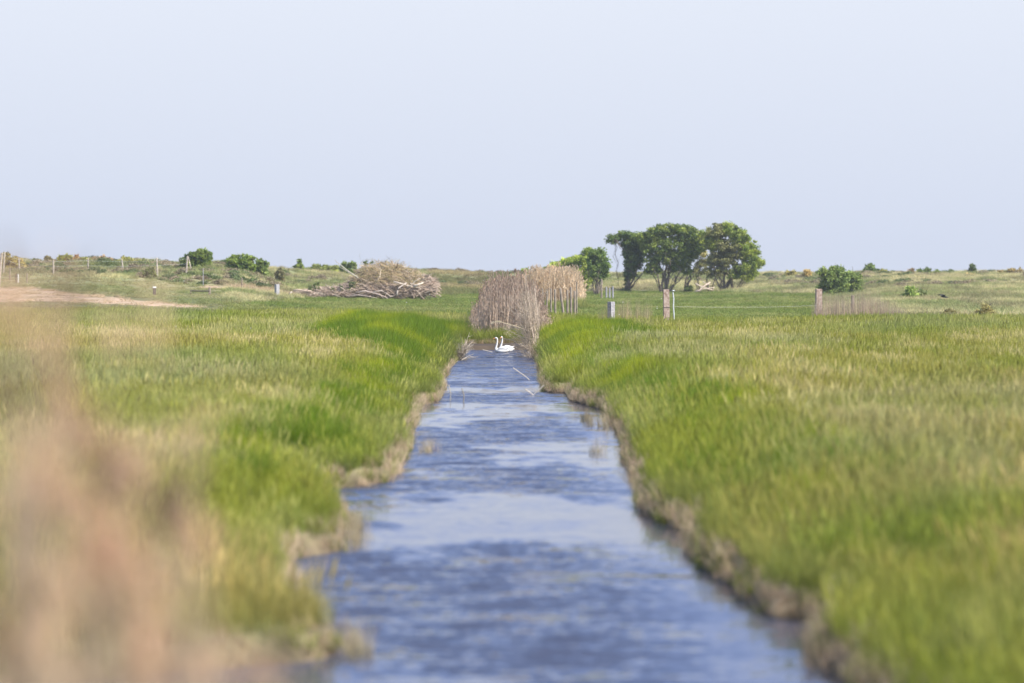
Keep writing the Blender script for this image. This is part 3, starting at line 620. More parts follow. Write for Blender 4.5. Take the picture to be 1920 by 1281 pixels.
tree('large round tree at the right end of the clump, brownish on top', 392, 1364,
     [(1356, 552, 1346, 505, .17), (1357, 552, 1362, 490, .22), (1358, 552, 1382, 495, .20), (1374, 552, 1368, 505, .14), (1378, 552, 1396, 515, .10), (1384, 551, 1410, 505, .10), (1352, 540, 1338, 505, .13)],
     [(1344, 434, 24, 15, 1, brown), (1366, 430, 20, 12, 1), (1386, 445, 20, 20), (1398, 466, 22, 24), (1406, 488, 19, 22), (1372, 468, 26, 26, 1, brown), (1346, 466, 24, 24, 1, brown), (1336, 456, 18, 20),
      (1360, 494, 22, 13, 1, brown), (1392, 503, 20, 12), (1428, 493, 8, 4), (1412, 514, 8, 8), (1420, 478, 8, 12), (1338, 490, 12, 14, 1, brown), (1316, 452, 14, 22), (1380, 515, 18, 9), (1350, 510, 14, 10, 1, brown), (1402, 520, 12, 8), (1330, 512, 10, 9, 1, brown), (1412, 500, 12, 14)], colA=(.065, .105, .025), colB=(.17, .21, .045), seed=12, gap=.3)
tree('thin brown half dead tree behind the two round crowns', 402, 1316,
     [(1284, 553, 1290, 500, .18), (1286, 553, 1304, 495, .16), (1312, 553, 1306, 505, .12), (1330, 552, 1322, 500, .12), (1336, 552, 1342, 505, .10)],
     [(1312, 474, 14, 28), (1314, 448, 16, 22), (1322, 500, 16, 16, 1, brown), (1302, 510, 12, 10, 1, brown)], per=.9, colA=(.10, .12, .05), colB=(.17, .16, .08), seed=16, gap=.5,
     ivy=[(1290, 541, 10, 9), (1286, 546, 8, 6)])
tree('rounded dark green bush tree on a short pale trunk left of the clump', 372, 1121,
     [(1119, 556, 1118, 505, .22), (1122, 556, 1128, 505, .20), (1116, 556, 1108, 510, .12)],
     [(1120, 478, 17, 16), (1130, 492, 14, 20), (1116, 500, 17, 22), (1128, 512, 13, 14), (1112, 484, 12, 14)], colA=(.040, .075, .022), colB=(.085, .130, .038), seed=20)
tree('lighter green bush spreading low beside the dark bush', 380, 1085,
     [(1094, 555, 1090, 510, .12), (1086, 555, 1076, 505, .10), (1070, 555, 1056, 510, .08)],
     [(1088, 486, 17, 13), (1066, 492, 17, 9), (1045, 496, 13, 6), (1098, 500, 10, 20), (1096, 530, 8, 14), (1104, 474, 12, 9), (1076, 510, 20, 14), (1054, 511, 14, 8), (1100, 522, 12, 20), (1030, 504, 8, 4)], colA=(.10, .15, .03), colB=(.19, .24, .055), seed=21, cat='bush', name='bush')
tree('large round bush standing before the right hand dune', 330, 1566,
     [(1564, 556, 1560, 520, .14), (1568, 556, 1575, 518, .12)],
     [(1566, 515, 20, 17), (1556, 528, 18, 18), (1576, 530, 18, 20), (1545, 540, 10, 12), (1560, 545, 20, 10), (1540, 512, 8, 8), (1572, 548, 18, 9), (1548, 552, 14, 6)], colA=(.055, .090, .032), colB=(.12, .165, .055), seed=22, cat='bush', name='bush')
tree('smaller bush touching the right flank of the large round bush', 334, 1602,
     [(1602, 556, 1602, 520, .12)], [(1602, 518, 12, 12), (1606, 530, 11, 14), (1594, 530, 9, 14), (1602, 544, 14, 10)], colA=(.055, .090, .032), colB=(.11, .155, .05), seed=23, cat='bush', name='bush')

def shrub(label, D, blobs, colA=(.05, .085, .028), colB=(.11, .15, .045), seed=0, group=None, twigs=0, gap=.30, per=2.2, leaf=.34, name='shrub', cat='shrub', **kw):
    bx = sum(b[0] for b in blobs)/len(blobs); g = gpt(bx, D); 
    root = empty(name, g); tag(root, label, cat, group)
    skirt = []
    for b in blobs:              # fill the bush down to the ground it grows from
        gz_ = float(zt([(b[0]-960)*D/F], [D])[0]); gy_ = YH+(H-gz_)*F/D; yy = b[1]+b[3]*.9
        while yy < gy_-2 and len(skirt) < 40: skirt.append((b[0]+random.Random(seed+int(yy)).uniform(-2, 2), yy, b[2]*1.05, max(3, b[3]*.7))+tuple(b[4:])); yy += max(3, b[3]*.9)
    B = MB(); r = random.Random(seed)
    for b in blobs:
        for q in range(3+twigs):
            e = px2w(b[0]+r.uniform(-.7, .7)*b[2], b[1]-r.uniform(0, .8 if not twigs else 1.25)*b[3], D+r.uniform(-.3, .3))
            x0 = (b[0]-960)*D/F+r.uniform(-.2, .2); s = Vector((x0, D, float(zt([x0], [D])[0])-.1)); limb(B, s, e, .05, .018, n=5, seed=seed+q)
    B.build('stem', M_bark, root)
    crown_obj('foliage', root, blobs+skirt, D, per, leaf, colA, colB, seed=seed, gap=gap, clump=.30, nleaf=34, **kw); return root
GR = None
shrub('dark flat topped bush behind the braced post on the left ridge', 335, [(376, 475, 16, 8), (362, 482, 20, 10), (388, 480, 11, 7), (348, 490, 12, 8), (372, 490, 20, 8)], seed=30)
shrub('wide low green bush on the ridge right of the flat topped bush', 345, [(442, 485, 12, 7), (460, 484, 12, 7), (470, 488, 9, 6), (432, 488, 6, 5)], (.06, .10, .03), (.13, .18, .05), seed=31)
shrub('sparse twiggy shrub on the ridge beside the wide low bush', 355, [(494, 494, 9, 6), (486, 492, 6, 4)], seed=32, twigs=3, gap=.7, per=1.0)
shrub('small round bush alone on the ridge left of the heap', 405, [(561, 494, 9, 8), (562, 500, 9, 6)], seed=33)
shrub('low shrub on the ridge just before the leaning pale pole', 420, [(592, 500, 10, 5), (604, 500, 8, 4)], (.08, .11, .045), (.14, .17, .06), seed=34)
shrub('pale low shrub touching the dark bush by the heap', 420, [(624, 504, 14, 6)], (.10, .13, .05), (.17, .20, .08), seed=35)
shrub('dark green bush on the ridge seen behind the heap', 415, [(650, 498, 11, 8), (660, 497, 8, 7), (644, 503, 9, 5)], seed=36)
shrub('orange brown and green bush behind the far left fence', 330, [(128, 484, 9, 9), (140, 488, 12, 10, 1, ((.17, .105, .06), (.12, .11, .045))), (118, 492, 10, 11), (112, 486, 6, 8), (144, 498, 12, 7), (158, 487, 6, 5)], (.10, .12, .04), (.19, .20, .07), seed=37)
shrub('grey brown bare bush between the second and third fence posts', 330, [(180, 493, 13, 8), (198, 497, 12, 8), (190, 487, 14, 5), (206, 490, 8, 5)], (.13, .11, .085), (.20, .16, .12), seed=38, twigs=5, gap=.6)
shrub('low green and rust bush at the third tall fence post', 332, [(238, 488, 12, 6), (252, 492, 14, 6), (228, 492, 6, 5)], (.10, .13, .045), (.19, .17, .07), seed=39)
shrub('thin dark shrub on the ridge left of the fourth post', 340, [(276, 490, 10, 5), (288, 491, 6, 4)], (.07, .09, .04), (.12, .14, .06), seed=40, twigs=2)
shrub('tiny upright shrub on the ridge near the leaning fence posts', 345, [(89, 486, 3, 5)], (.09, .09, .05), (.13, .12, .07), seed=41)
shrub('brownish green thicket behind the leaning fence posts', 322, [(20, 488, 14, 9), (36, 491, 10, 7), (10, 484, 8, 9), (-20, 486, 16, 10)], (.13, .13, .05), (.20, .18, .08), seed=42)
shrub('dark green tussock on the slope below the fourth post', 300, [(277, 512, 7, 4), (283, 508, 4, 5)], (.05, .07, .03), (.08, .10, .04), seed=43)
shrub('short dark sapling leaning on the slope left of the brush heap', 345, [(522, 516, 4, 7), (526, 510, 3, 5)], (.07, .08, .05), (.12, .11, .07), seed=44, twigs=4, gap=.6)
shrub('small dark shrub by the thin grey stake on the left slope', 312, [(385, 517, 5, 6)], (.06, .08, .035), (.10, .12, .05), seed=45)
shrub('round tuft of green leaves behind the ditch reeds', 400, [(986, 508, 10, 6), (990, 513, 9, 5)], (.07, .12, .03), (.15, .20, .05), seed=46)
shrub('dark pointed bush on the skyline right of the smaller bush', 440, [(1630, 502, 8, 5), (1626, 508, 8, 4), (1633, 498, 4, 4)], seed=47)
shrub('two tiny dark shrubs on the skyline beside a pale bush', 445, [(1643, 508, 3, 4)], seed=48)
shrub('flat olive shrub on the skyline between two dark ones', 445, [(1656, 509, 8, 4)], (.11, .13, .05), (.17, .18, .07), seed=49)
shrub('little brown shrub on the skyline left of the wide green one', 445, [(1709, 508, 5, 4)], (.12, .10, .07), (.17, .14, .09), seed=50)
shrub('wide green shrub low on the right skyline', 445, [(1728, 509, 9, 5), (1740, 508, 8, 6), (1734, 512, 12, 4)], seed=51)
shrub('tiny dark spiky shrub on the skyline right of the wide green one', 445, [(1757, 512, 3, 5)], seed=52, twigs=2)
shrub('dark fir shaped shrub alone on the right skyline', 445, [(1822, 500, 2.5, 4), (1822, 506, 5, 5), (1822, 511, 6, 3)], (.035, .06, .025), (.07, .10, .04), seed=53)
shrub('reddish brown shrubs along the far right skyline', 440, [(1880, 512, 10, 6), (1896, 509, 9, 5), (1912, 510, 7, 7), (1900, 515, 18, 5)], (.12, .11, .06), (.18, .16, .08), seed=54)
shrub('yellow brown mound of shrub under the fir shaped one', 435, [(1815, 520, 22, 7), (1830, 524, 16, 8)], (.16, .15, .07), (.24, .21, .11), seed=55)
shrub('green shrub halfway down the right dune', 266, [(1706, 548, 10, 9), (1712, 556, 9, 7), (1700, 558, 7, 6)], (.08, .13, .04), (.16, .22, .07), seed=56)
shrub('darker shrub just right of the green one on the dune', 268, [(1727, 553, 9, 8), (1730, 560, 8, 6)], (.06, .085, .04), (.11, .14, .06), seed=57)
shrub('dark low thicket in the grass below the flying bird', 198, [(1782, 582, 12, 6), (1774, 586, 8, 4)], (.08, .08, .045), (.13, .13, .06), seed=58, leaf=.10, per=5, cluster_scale=.6)
shrub('grey brown thicket in the grass at the right', 200, [(1848, 578, 18, 9), (1838, 586, 14, 6), (1858, 588, 12, 6)], (.12, .12, .06), (.18, .18, .09), seed=59, leaf=.10, per=5, cluster_scale=.6, twigs=3)
shrub('hazy scrub on the skyline right of the big tree clump', 460, [(1474, 512, 6, 3), (1486, 510, 6, 3)], (.12, .13, .06), (.18, .18, .08), seed=60)
shrub('brown topped scrub on the skyline left of the round bush', 450, [(1514, 510, 8, 5)], (.18, .16, .08), (.24, .21, .10), seed=61)
shrub('dark green patch of scrub on the slope behind the middle tree', 398, [(1146, 545, 10, 5), (1136, 548, 8, 4)], (.06, .09, .03), (.12, .15, .05), seed=62)

# ------------------------------------------------------------ brush heap
heap = empty('brush_heap', gpt(690, 300)); tag(heap, 'big heap of cut branches and dry twigs at the field edge', 'brush heap')
hx = [(556, 556, 550), (580, 556, 546), (640, 556, 542), (662, 557, 530), (678, 558, 502), (700, 559, 495), (735, 560, 493), (758, 559, 500), (768, 557, 511), (790, 555, 516), (808, 552, 524), (820, 550, 542)]
HU = [h[0] for h in hx]; HB = [h[1] for h in hx]; HT = [h[2] for h in hx]
B = MB(); r = random.Random(5); DH = 300
for i in range(5200):
    u = r.uniform(590, 812) if r.random() < .93 else r.uniform(556, 600); top = np.interp(u, HU, HT); bot = np.interp(u, HU, HB)
    t = r.random()**.8; py = bot+(top-bot)*t; half = 2.4*math.sqrt(max(.02, 1-t*t)); dy = -half*r.uniform(.5, 1) if r.random() < .75 else r.uniform(-half, half)
    c = px2w(u, py, DH+dy); L_ = r.uniform(.35, 1.3)*(1.0 if t < .6 else .8)
    upper = (t > .4 and u > 665 and u < 790)
    a = r.gauss(0, .8) if upper else r.gauss(0, .4); dx = math.cos(a); dz = math.sin(a)
    if r.random() < .5: dz = -dz
    dv = Vector((dx*(1 if r.random() < .5 else -1), r.gauss(0, .35), dz)).normalized()
    p0 = c-dv*L_; p1 = c+dv*L_; sag = Vector((0, 0, r.uniform(-.05, .30)*L_))
    k = r.random(); col = (.58, .46, .29) if upper else (.52, .42, .34)
    if r.random() < .2: col = (.22, .18, .14)
    if r.random() < .12: col = (.58, .52, .44)
    if upper and r.random() < .25: col = (.34, .32, .15)
    col = tuple(v*(.8+.4*k) for v in col)
    rr = r.uniform(.008, .020) if upper else r.uniform(.010, .036)
    B.tube([p0, p0.lerp(p1, .33)+sag, p0.lerp(p1, .67)+sag, p1], [rr, rr, rr*.8, rr*.4], 4, col, cap=False)
# heap core so no daylight shows through its foot
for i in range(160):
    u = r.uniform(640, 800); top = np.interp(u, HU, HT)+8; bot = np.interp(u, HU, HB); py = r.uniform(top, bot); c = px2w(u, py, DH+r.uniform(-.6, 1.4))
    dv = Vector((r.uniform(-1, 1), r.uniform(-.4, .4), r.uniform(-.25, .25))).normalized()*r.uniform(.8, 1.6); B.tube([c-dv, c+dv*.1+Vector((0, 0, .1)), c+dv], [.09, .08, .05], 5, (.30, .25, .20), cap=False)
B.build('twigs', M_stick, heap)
def branch(pts, rad, col=(.62, .56, .50), DD=297.5):
    B = MB(); P_ = [px2w(px, py, DD) for px, py in pts]; 
    B.tube(P_, [rad*(1-.6*i/(len(P_)-1)) for i in range(len(P_))], 6, col); B.build('branch', M_stick, heap, smooth=True)
branch([(670, 520), (655, 510), (642, 500), (632, 492), (628, 487)], .07, (.55, .53, .46))
branch([(672, 521), (658, 514), (646, 506), (636, 501)], .05, (.60, .57, .48))
branch([(744, 555), (745, 546), (748, 540), (757, 534), (763, 530)], .12); branch([(776, 538), (784, 534), (794, 530)], .16, (.74, .67, .58)); branch([(738, 528), (752, 532), (766, 536), (790, 541)], .10, (.72, .63, .54))
branch([(668, 548), (686, 546), (706, 551), (722, 557), (728, 560)], .09, (.52, .45, .42)); branch([(700, 548), (716, 545), (732, 556), (738, 555)], .08, (.66, .58, .52))
branch([(650, 556), (672, 553), (690, 556), (708, 559)], .08, (.50, .43, .39)); branch([(786, 528), (796, 522), (806, 516), (810, 513)], .04, (.35, .32, .27))
branch([(764, 540), (772, 534), (780, 526), (788, 522)], .07, (.66, .60, .52)); branch([(704, 530), (712, 520), (714, 505), (705, 500)], .06, (.60, .52, .40))
branch([(676, 494), (680, 488), (690, 486), (704, 490)], .02, (.30, .28, .22)); branch([(676, 488), (674, 480), (676, 472)], .014, (.40, .38, .34)); branch([(640, 514), (644, 522), (648, 528)], .03, (.40, .36, .30))
V, Fc, C = leaf_blobs([(590, 538, 5, 8), (598, 535, 4, 9), (582, 541, 4, 6), (640, 540, 3, 7), (656, 535, 4, 6), (664, 534, 4, 7), (652, 543, 4, 5), (624, 543, 5, 3), (690, 492, 10, 3)], 298, 7, .14, (.045, .07, .035), (.09, .12, .05), seed=70, clump=.16, nleaf=20)
mesh_obj('leafy_shoots', V, Fc.tolist(), M_leaf, heap, C)
def fallen(label, segs, D, name='fallen_branch', cat='branch', col=(.62, .50, .42)):
    x0, y0 = segs[0][0][0]; g = gpt(x0, D); root = empty(name, g) if len(segs) > 1 else None
    if root: tag(root, label, cat)
    for i, (pts, rad) in enumerate(segs):
        B = MB(); P_ = [px2w(a, b, D) for a, b in pts]; B.tube(P_, [rad*(1-.5*j/(len(P_)-1)) for j in range(len(P_))], 6, col)
        if root: B.build('limb', M_stick, root, smooth=True)
        else: tag(B.build(name, M_stick, None, smooth=True, origin=g), label, cat)
fallen('pinkish bare log lying left of the brush heap', [([(550, 545), (562, 544), (576, 546), (584, 545)], .12)], 297, 'log', 'log', (.55, .45, .38))
fallen('short white broken stub at the left tip of the heap', [([(542, 554), (545, 549), (547, 547)], .08)], 296, 'log', 'log', (.80, .74, .66))
fallen('pale bleached fallen branches under the half dead tree', [([(1304, 546), (1312, 545), (1318, 538), (1332, 529)], .14), ([(1304, 532), (1312, 536), (1326, 541), (1340, 539)], .10), ([(1312, 545), (1322, 541), (1338, 544)], .09), ([(1318, 528), (1326, 533), (1334, 534)], .07)], 390, col=(.75, .62, .54))

# ------------------------------------------------------------ posts
def post(px, ytop, ybot, D, w, mat, label, group=None, lean=0, rz=.3, cap=None, name='fence_post', round_=False, cat='fence post', bev=.015):
    s = F/D; gx_ = (px-960)/s; g = Vector((gx_, D, float(zt([gx_], [D])[0]))); top = H-(ytop-YH)/s; h_ = top-g.z
    ln = lean/max(1, (ybot-ytop)); base = Vector((g.x-ln*h_*1.0+0, D, g.z-.15)); hh_ = h_+.15
    B = MB()
    if round_:
        n_ = 7; B.tube([base, base+Vector((ln*hh_*.5, 0, hh_*.5)), base+Vector((ln*hh_, 0, hh_-.02)), base+Vector((ln*hh_, 0, hh_))], [w*.52, w*.5, w*.46, w*.36], 9)
    else: B.box(base, (w, w, hh_), rz, .97, (ln, 0), bev=bev)
    if cap:
        root = empty(name, g); tag(root, label, cat, group); B.build('shaft', mat, root)
        C_ = MB(); C_.box(base+Vector((ln*hh_, 0, hh_+.002)), (w*1.25, w*1.25, .12), rz, .9, bev=.01); C_.build('cap', cap, root); return root
    o = B.build(name, mat, None, origin=g); tag(o, label, cat, group); return o
post(1146, 566, 594, 180, .34, M_stone, 'short thick grey post with square top right of the ditch', rz=.75, name='stone_post', cat='post')
# tall pinkish post with crossed split, and its steel stake
g = gpt(1250, 180); root = empty('gate_post', g); tag(root, 'tallest thick pinkish weathered post beside a bent steel stake', 'post')
B = MB(); s = F/180; hh_ = H-(543-YH)/s-g.z; B.box(g-Vector((0, 0, .15)), (.38, .30, hh_+.15), .12, .94, (-.015, 0), bev=.015); B.build('shaft', M_postpink, root)
B = MB(); zc = H-(577-YH)/s; B.box((g.x-.004, g.y, zc), (.40, .32, .035), .12, 1); B.build('iron_band', M_darkwood, root)
B = MB(); g = gpt(1262, 180); pts = [px2w(1263.5, 590, 180), px2w(1262.5, 575, 180), px2w(1263, 560, 180), px2w(1261.5, 549, 180), px2w(1261, 545.5, 180), px2w(1264.5, 545, 180)]
pts.insert(0, Vector((pts[0].x, 180, g.z-.1))); B.tube(pts, .045, 7); tag(B.build('steel_stake', M_metal, None, True, g), 'pale bent steel stake standing right of the tallest post', 'stake')
post(1535, 542, 589, 194, .40, M_postpink, 'thick speckled pinkish post before the large round bush', rz=.15, name='gate_post', cat='post')
post(1599, 554, 585, 196, .17, M_post, 'slim pale wooden post among the sparse reeds', rz=.4)
RG = 'wooden posts in a row along the ditch'
for (px, yt, yb, D, w, lab, ln) in [
    (1064, 544, 570, 196, .15, 'left post of the close trio in the post row', 0), (1070.5, 538.5, 575, 193, .16, 'tallest middle post of the close trio in the post row', 0),
    (1077.5, 545.5, 578, 190, .16, 'right post of the close trio in the post row', 0), (1081.5, 529, 553, 212, .10, 'thin tan stake rising behind the close trio of posts', 0),
    (1051, 540, 565, 204, .18, 'leaning split post left of the close trio', -3), (1041, 542, 562, 209, .16, 'second post left of the trio, next to the leaning one', 0), (1033, 541, 558, 215, .14, 'grey slim post third left of the trio', 0),
    (1026.5, 543, 565, 220, .14, 'post with a slanting stick against it in the row', 1), (1017.5, 541, 560, 226, .13, 'post half hidden by tan reed stems in the row', 0), (1010.5, 542, 557, 232, .13, 'farthest pale post of the row by the dead reeds', 0)]:
    post(px, yt, yb, D, w, M_post, lab, RG, lean=ln, round_=True)
B = MB(); g = gpt(1020, 218); B.tube([px2w(1022, 552, 218), px2w(1026, 545, 218), px2w(1030, 540.5, 218)], .03, 5); tag(B.build('stick', M_post, None, origin=g), 'thin stick slanting up against a row post', 'stick')
post(1128, 523, 551, 330, .20, M_post, 'tall pale post at the foot of the rounded dark bush', round_=True)
SG = 'grey stakes of a small fence behind the thick post'
for px, yt, lab in ((1137, 538, 'leftmost grey stake of the small far fence'), (1143, 540, 'middle grey stake of the small far fence'), (1149, 537, 'rightmost grey stake of the small far fence')):
    post(px, yt, 552, 335, .20, M_stone, lab, SG, round_=True)
LG = 'tall fence posts along the left dune'
for (px, yt, yb, D, w, lab, ln) in [
    (3, 474, 536, 262, .20, 'leaning bleached post at the left edge of the picture', 5), (8.5, 473, 521, 300, .19, 'second leaning tall post from the left edge', 3), (35.5, 483, 512, 303, .17, 'tall post above the white marker stake', 0),
    (100, 487, 521, 300, .17, 'first tall pale post right of the leaning pair', 0), (165, 484, 510, 312, .14, 'thin post between the rust bush and the bare bush', 0),
    (228.5, 486, 513, 312, .14, 'slightly tilted thin post before the low rust bush', -3), (294, 484, 512, 310, .17, 'pale post standing clear on the ridge left of the flat topped bush', -1)]:
    post(px, yt, yb, D, w*1.15, M_postpale, lab, LG, lean=ln, round_=True)
SH = 'short stakes below the left fence'
for (px, yt, yb, D, w, m_, lab) in [(18.5, 502, 522, 285, .15, M_post, 'short stake right of the leaning pair of posts'), (30, 513, 527, 280, .12, M_darkwood, 'dark short stake beside the white marker'),
    (34, 514, 528, 279, .13, M_white, 'white painted marker stake at the sandy track'), (50.5, 512, 529, 279, .12, M_post, 'short brown stake right of the white marker')]:
    post(px, yt, yb, D, w, m_, lab, SH, round_=True)
# braced strainer post
g = gpt(351, 312); root = empty('braced_post', g); tag(root, 'pale post with a slanting brace before the flat topped bush', 'post')
B = MB(); P0 = px2w(351.5, 480, 312); B.tube([Vector((P0.x-.15, 312, g.z-.1)), P0], [.11, .09], 8); B.build('shaft', M_postpale, root)
B = MB(); B.tube([px2w(353, 482, 311.6), px2w(358, 503, 311)], [.06, .06], 6); B.build('brace', M_postpale, root)
post(381, 504, 530, 300, .08, M_stone, 'very thin grey stake on the left slope', round_=True)
post(453.5, 521, 544, 296, .13, M_post, 'lone wooden stake between the rail and the grey post', round_=True)
post(519.5, 533, 553, 288, .38, M_stone, 'stubby grey post left of the brush heap', name='stone_post', cat='post', rz=.6)
post(289.5, 540, 551, 250, .24, M_darkwood, 'dark stubby post with a white cap on the meadow edge', cap=M_white, name='capped_post', cat='post')
g = gpt(376, 262); root = empty('rail_fence', g); tag(root, 'low wooden rail with one end post on the far left meadow', 'fence')
for px, yt, w in ((393, 539, .20), (357.5, 544, .09)):
    B = MB(); q = gpt(px, 262); s = F/262; B.box(q-Vector((0, 0, .1)), (w, w, H-(yt-YH)/s-q.z+.1), .2, 1, bev=.01); B.build('post', M_post, root)
B = MB(); B.tube([px2w(357, 545.5, 261.8), px2w(375, 545.8, 261.8), px2w(393, 546, 261.8)], .06, 6); B.build('rail', M_darkwood, root)
# wires of the left fence
wr = empty('fence_wire', gpt(165, 308)); tag(wr, 'thin sagging wires strung between the tall left fence posts', 'wire')
for dy in (3, 12):
    B = MB(); P_ = []
    ps = [(8.5, 300), (35.5, 303), (100, 300), (165, 312), (228.5, 312), (294, 310), (351, 312)]; ty = [476, 484, 488, 486, 488, 486, 483]
    for i in range(len(ps)): P_.append(px2w(ps[i][0], ty[i]+dy, ps[i][1]-.12))
    B.tube(P_, .008, 4); B.build('wire', M_metal, wr)

# one strand of wire from the steel stake to the speckled post
B = MB(); P_ = [px2w(1262.5, 575, 180), px2w(1340, 576.2, 183), px2w(1440, 576, 188), px2w(1533, 573, 193.7)]; B.tube(P_, .004, 4)
tag(B.build('fence_wire', M_metal, None, origin=P_[0]), 'single faint wire running right from the steel stake', 'wire')

# ------------------------------------------------------------ swans
def swan(loc, yaw, label, neck_lean=0.0, head_turn=0.0, scale=1.0):
    """a mute swan afloat, facing -X before the yaw; one continuous body, neck and head"""
    root = empty('swan', loc, yaw); tag(root, label, 'swan', 'swans side by side on the ditch')
    root.scale = (scale*.88, scale, scale)
    # spine: (x, z, half width, half height)
    sp = [(.56, .20, .012, .010), (.50, .18, .05, .03), (.42, .155, .10, .07), (.30, .13, .16, .12), (.14, .12, .20, .155), (-.02, .12, .21, .165), (-.16, .13, .195, .165), (-.27, .15, .155, .15),
          (-.335, .20, .105, .115), (-.345, .28, .078, .082), (-.325, .37, .058, .060), (-.30+neck_lean*.3, .48, .050, .053), (-.285+neck_lean*.5, .60, .046, .049), (-.285+neck_lean*.8, .71, .044, .046), (-.30+neck_lean, .79, .045, .047),
          (-.335+neck_lean, .842, .045, .047), (-.385+neck_lean, .850, .046, .046), (-.425+neck_lean, .838, .038, .038), (-.455+neck_lean, .825, .026, .026), (-.468+neck_lean, .818, .012, .014)]
    n_ = 16; V = []; Fc = []
    for i, (x, z, w, h_) in enumerate(sp):
        a = sp[max(i-1, 0)]; b = sp[min(i+1, len(sp)-1)]; d_ = Vector((b[0]-a[0], 0, b[1]-a[1])).normalized(); up = Vector((0, 1, 0)).cross(d_); up = -up if up.z < 0 and i < 8 else up
        if i >= 8: up = Vector((0, 1, 0)).cross(d_)
        if i < 8: up = Vector((0, 1, 0)).cross(d_)
        for k in range(n_):
            t = 2*math.pi*k/n_; V.append(Vector((x, 0, z))+Vector((0, 1, 0))*w*math.cos(t)+up*h_*math.sin(t))
    for i in range(len(sp)-1):
        for k in range(n_): k2 = (k+1) % n_; Fc.append((i*n_+k, (i+1)*n_+k, (i+1)*n_+k2, i*n_+k2))
    Fc.append(tuple(range(n_))); Fc.append(tuple(range((len(sp)-1)*n_, len(sp)*n_))[::-1])
    def part(nm, V, Fc, mat, smooth=True, par=root, sub=0):
        me = bpy.data.meshes.new(nm); me.from_pydata([tuple(v) for v in V], [], Fc); me.materials.append(mat); me.update()
        me.polygons.foreach_set('use_smooth', [smooth]*len(me.polygons)); o = bpy.data.objects.new(nm, me); COL.objects.link(o); o.parent = par
        if sub: m_ = o.modifiers.new('smooth', 'SUBSURF'); m_.levels = m_.render_levels = sub
        return o
    body = part('body', V, Fc, M_feather, sub=1)
    for sgn in (-1, 1):          # folded wings, slightly arched over the back
        B = MB(); ws = [(-.22, .20, .04, .05), (-.12, .25, .07, .10), (.04, .285, .075, .13), (.20, .265, .065, .11), (.34, .25, .045, .075), (.46, .29, .025, .04), (.54, .33, .008, .012)]
        B.V = []; n2 = 10
        for (x, z, w, h_) in ws:
            for k in range(n2): t = 2*math.pi*k/n2; B.V.append((x, sgn*(.115-.10*max(0, x-.1))+w*math.cos(t), z+h_*math.sin(t)))
        Ff = [(i*n2+k, (i+1)*n2+k, (i+1)*n2+(k+1) % n2, i*n2+(k+1) % n2) for i in range(len(ws)-1) for k in range(n2)]+[tuple(range(n2)), tuple(range((len(ws)-1)*n2, len(ws)*n2))]
        part('wing', B.V, Ff, M_feather, sub=1)
    hx_, hz_ = -.455+neck_lean, .822
    B = MB(); B.tube([(hx_+.012, 0, hz_+.002), (hx_-.03, 0, hz_-.012), (hx_-.085, 0, hz_-.032), (hx_-.125, 0, hz_-.046)], [.031, .029, .023, .012], 10); bill = part('bill', B.V, B.F, M_bill)
    B = MB(); B.tube([(hx_+.015, 0, hz_+.032), (hx_-.004, 0, hz_+.034), (hx_-.016, 0, hz_+.026)], [.010, .013, .005], 8); part('knob', B.V, B.F, M_black)
    B = MB(); B.tube([(hx_-.121, 0, hz_-.044), (hx_-.134, 0, hz_-.050)], [.010, .005], 8); part('nail', B.V, B.F, M_black, par=bill)
    for sgn in (-1, 1):
        B = MB(); B.tube([(hx_+.055, sgn*.036, hz_+.020), (hx_+.055, sgn*.046, hz_+.020)], [.008, .005], 8); part('eye', B.V, B.F, M_black)
    if head_turn:                # turn head and bill towards the camera about the neck top
        c_ = Vector((-.31+neck_lean, 0, 0)); 
        for o in root.children:
            for v in o.data.vertices:
                if v.co.z > .70:
                    k = min(1, (v.co.z-.70)/.10); p_ = v.co-c_; q = Matrix.Rotation(head_turn*k, 3, 'Z') @ Vector((p_.x, p_.y, 0)); v.co = Vector((q.x+c_.x, q.y, v.co.z))
        for v in bill.children[0].data.vertices:
            p_ = v.co-c_; q = Matrix.Rotation(head_turn, 3, 'Z') @ Vector((p_.x, p_.y, 0)); v.co = Vector((q.x+c_.x, q.y, v.co.z))
    return root
# floating height: waterline cuts the breast
w1 = wpt(940, 661.5); w2 = wpt(948.8, 659.6)
swan((w1[0], w1[1], -.03), R(-8), 'front white swan with orange bill held out to the left', neck_lean=.04, scale=1.02)
swan((w2[0], w2[1], -.03), R(12), 'rear white swan, its head half turned towards the viewer', neck_lean=.06, head_turn=R(50), scale=1.03)

# dark bird gliding low over the far grass
bD = 250; c = px2w(1769, 556, bD); bird = empty('bird', c); bird.scale = (1.5, 1.5, 1.5); tag(bird, 'small dark bird gliding low before the right dune', 'bird')
B = MB(); B.tube([c+Vector((-.16, 0, .0)), c+Vector((-.10, 0, .01)), c+Vector((.02, 0, 0)), c+Vector((.16, 0, -.04)), c+Vector((.30, 0, -.06))], [.02, .05, .07, .045, .015], 8); B.build('body', M_birdm, bird, True)
for sgn in (-1, 1):
    B = MB(); 
    V = [c+Vector((-.06, sgn*.03, .04)), c+Vector((.10, sgn*.03, .03)), c+Vector((-.10-.02, sgn*.22, .13)), c+Vector((.04, sgn*.24, .11)), c+Vector((-.30, sgn*.42, .10)), c+Vector((-.22, sgn*.44, .07))]
    V2 = [v+Vector((0, 0, -.014)) for v in V]; B.add(V+V2, [(0, 1, 3, 2), (2, 3, 5, 4), (8, 9, 7, 6), (10, 11, 9, 8), (0, 2, 8, 6), (2, 4, 10, 8), (1, 7, 9, 3), (3, 9, 11, 5), (4, 5, 11, 10), (0, 6, 7, 1)]); B.build('wing', M_birdm, bird)

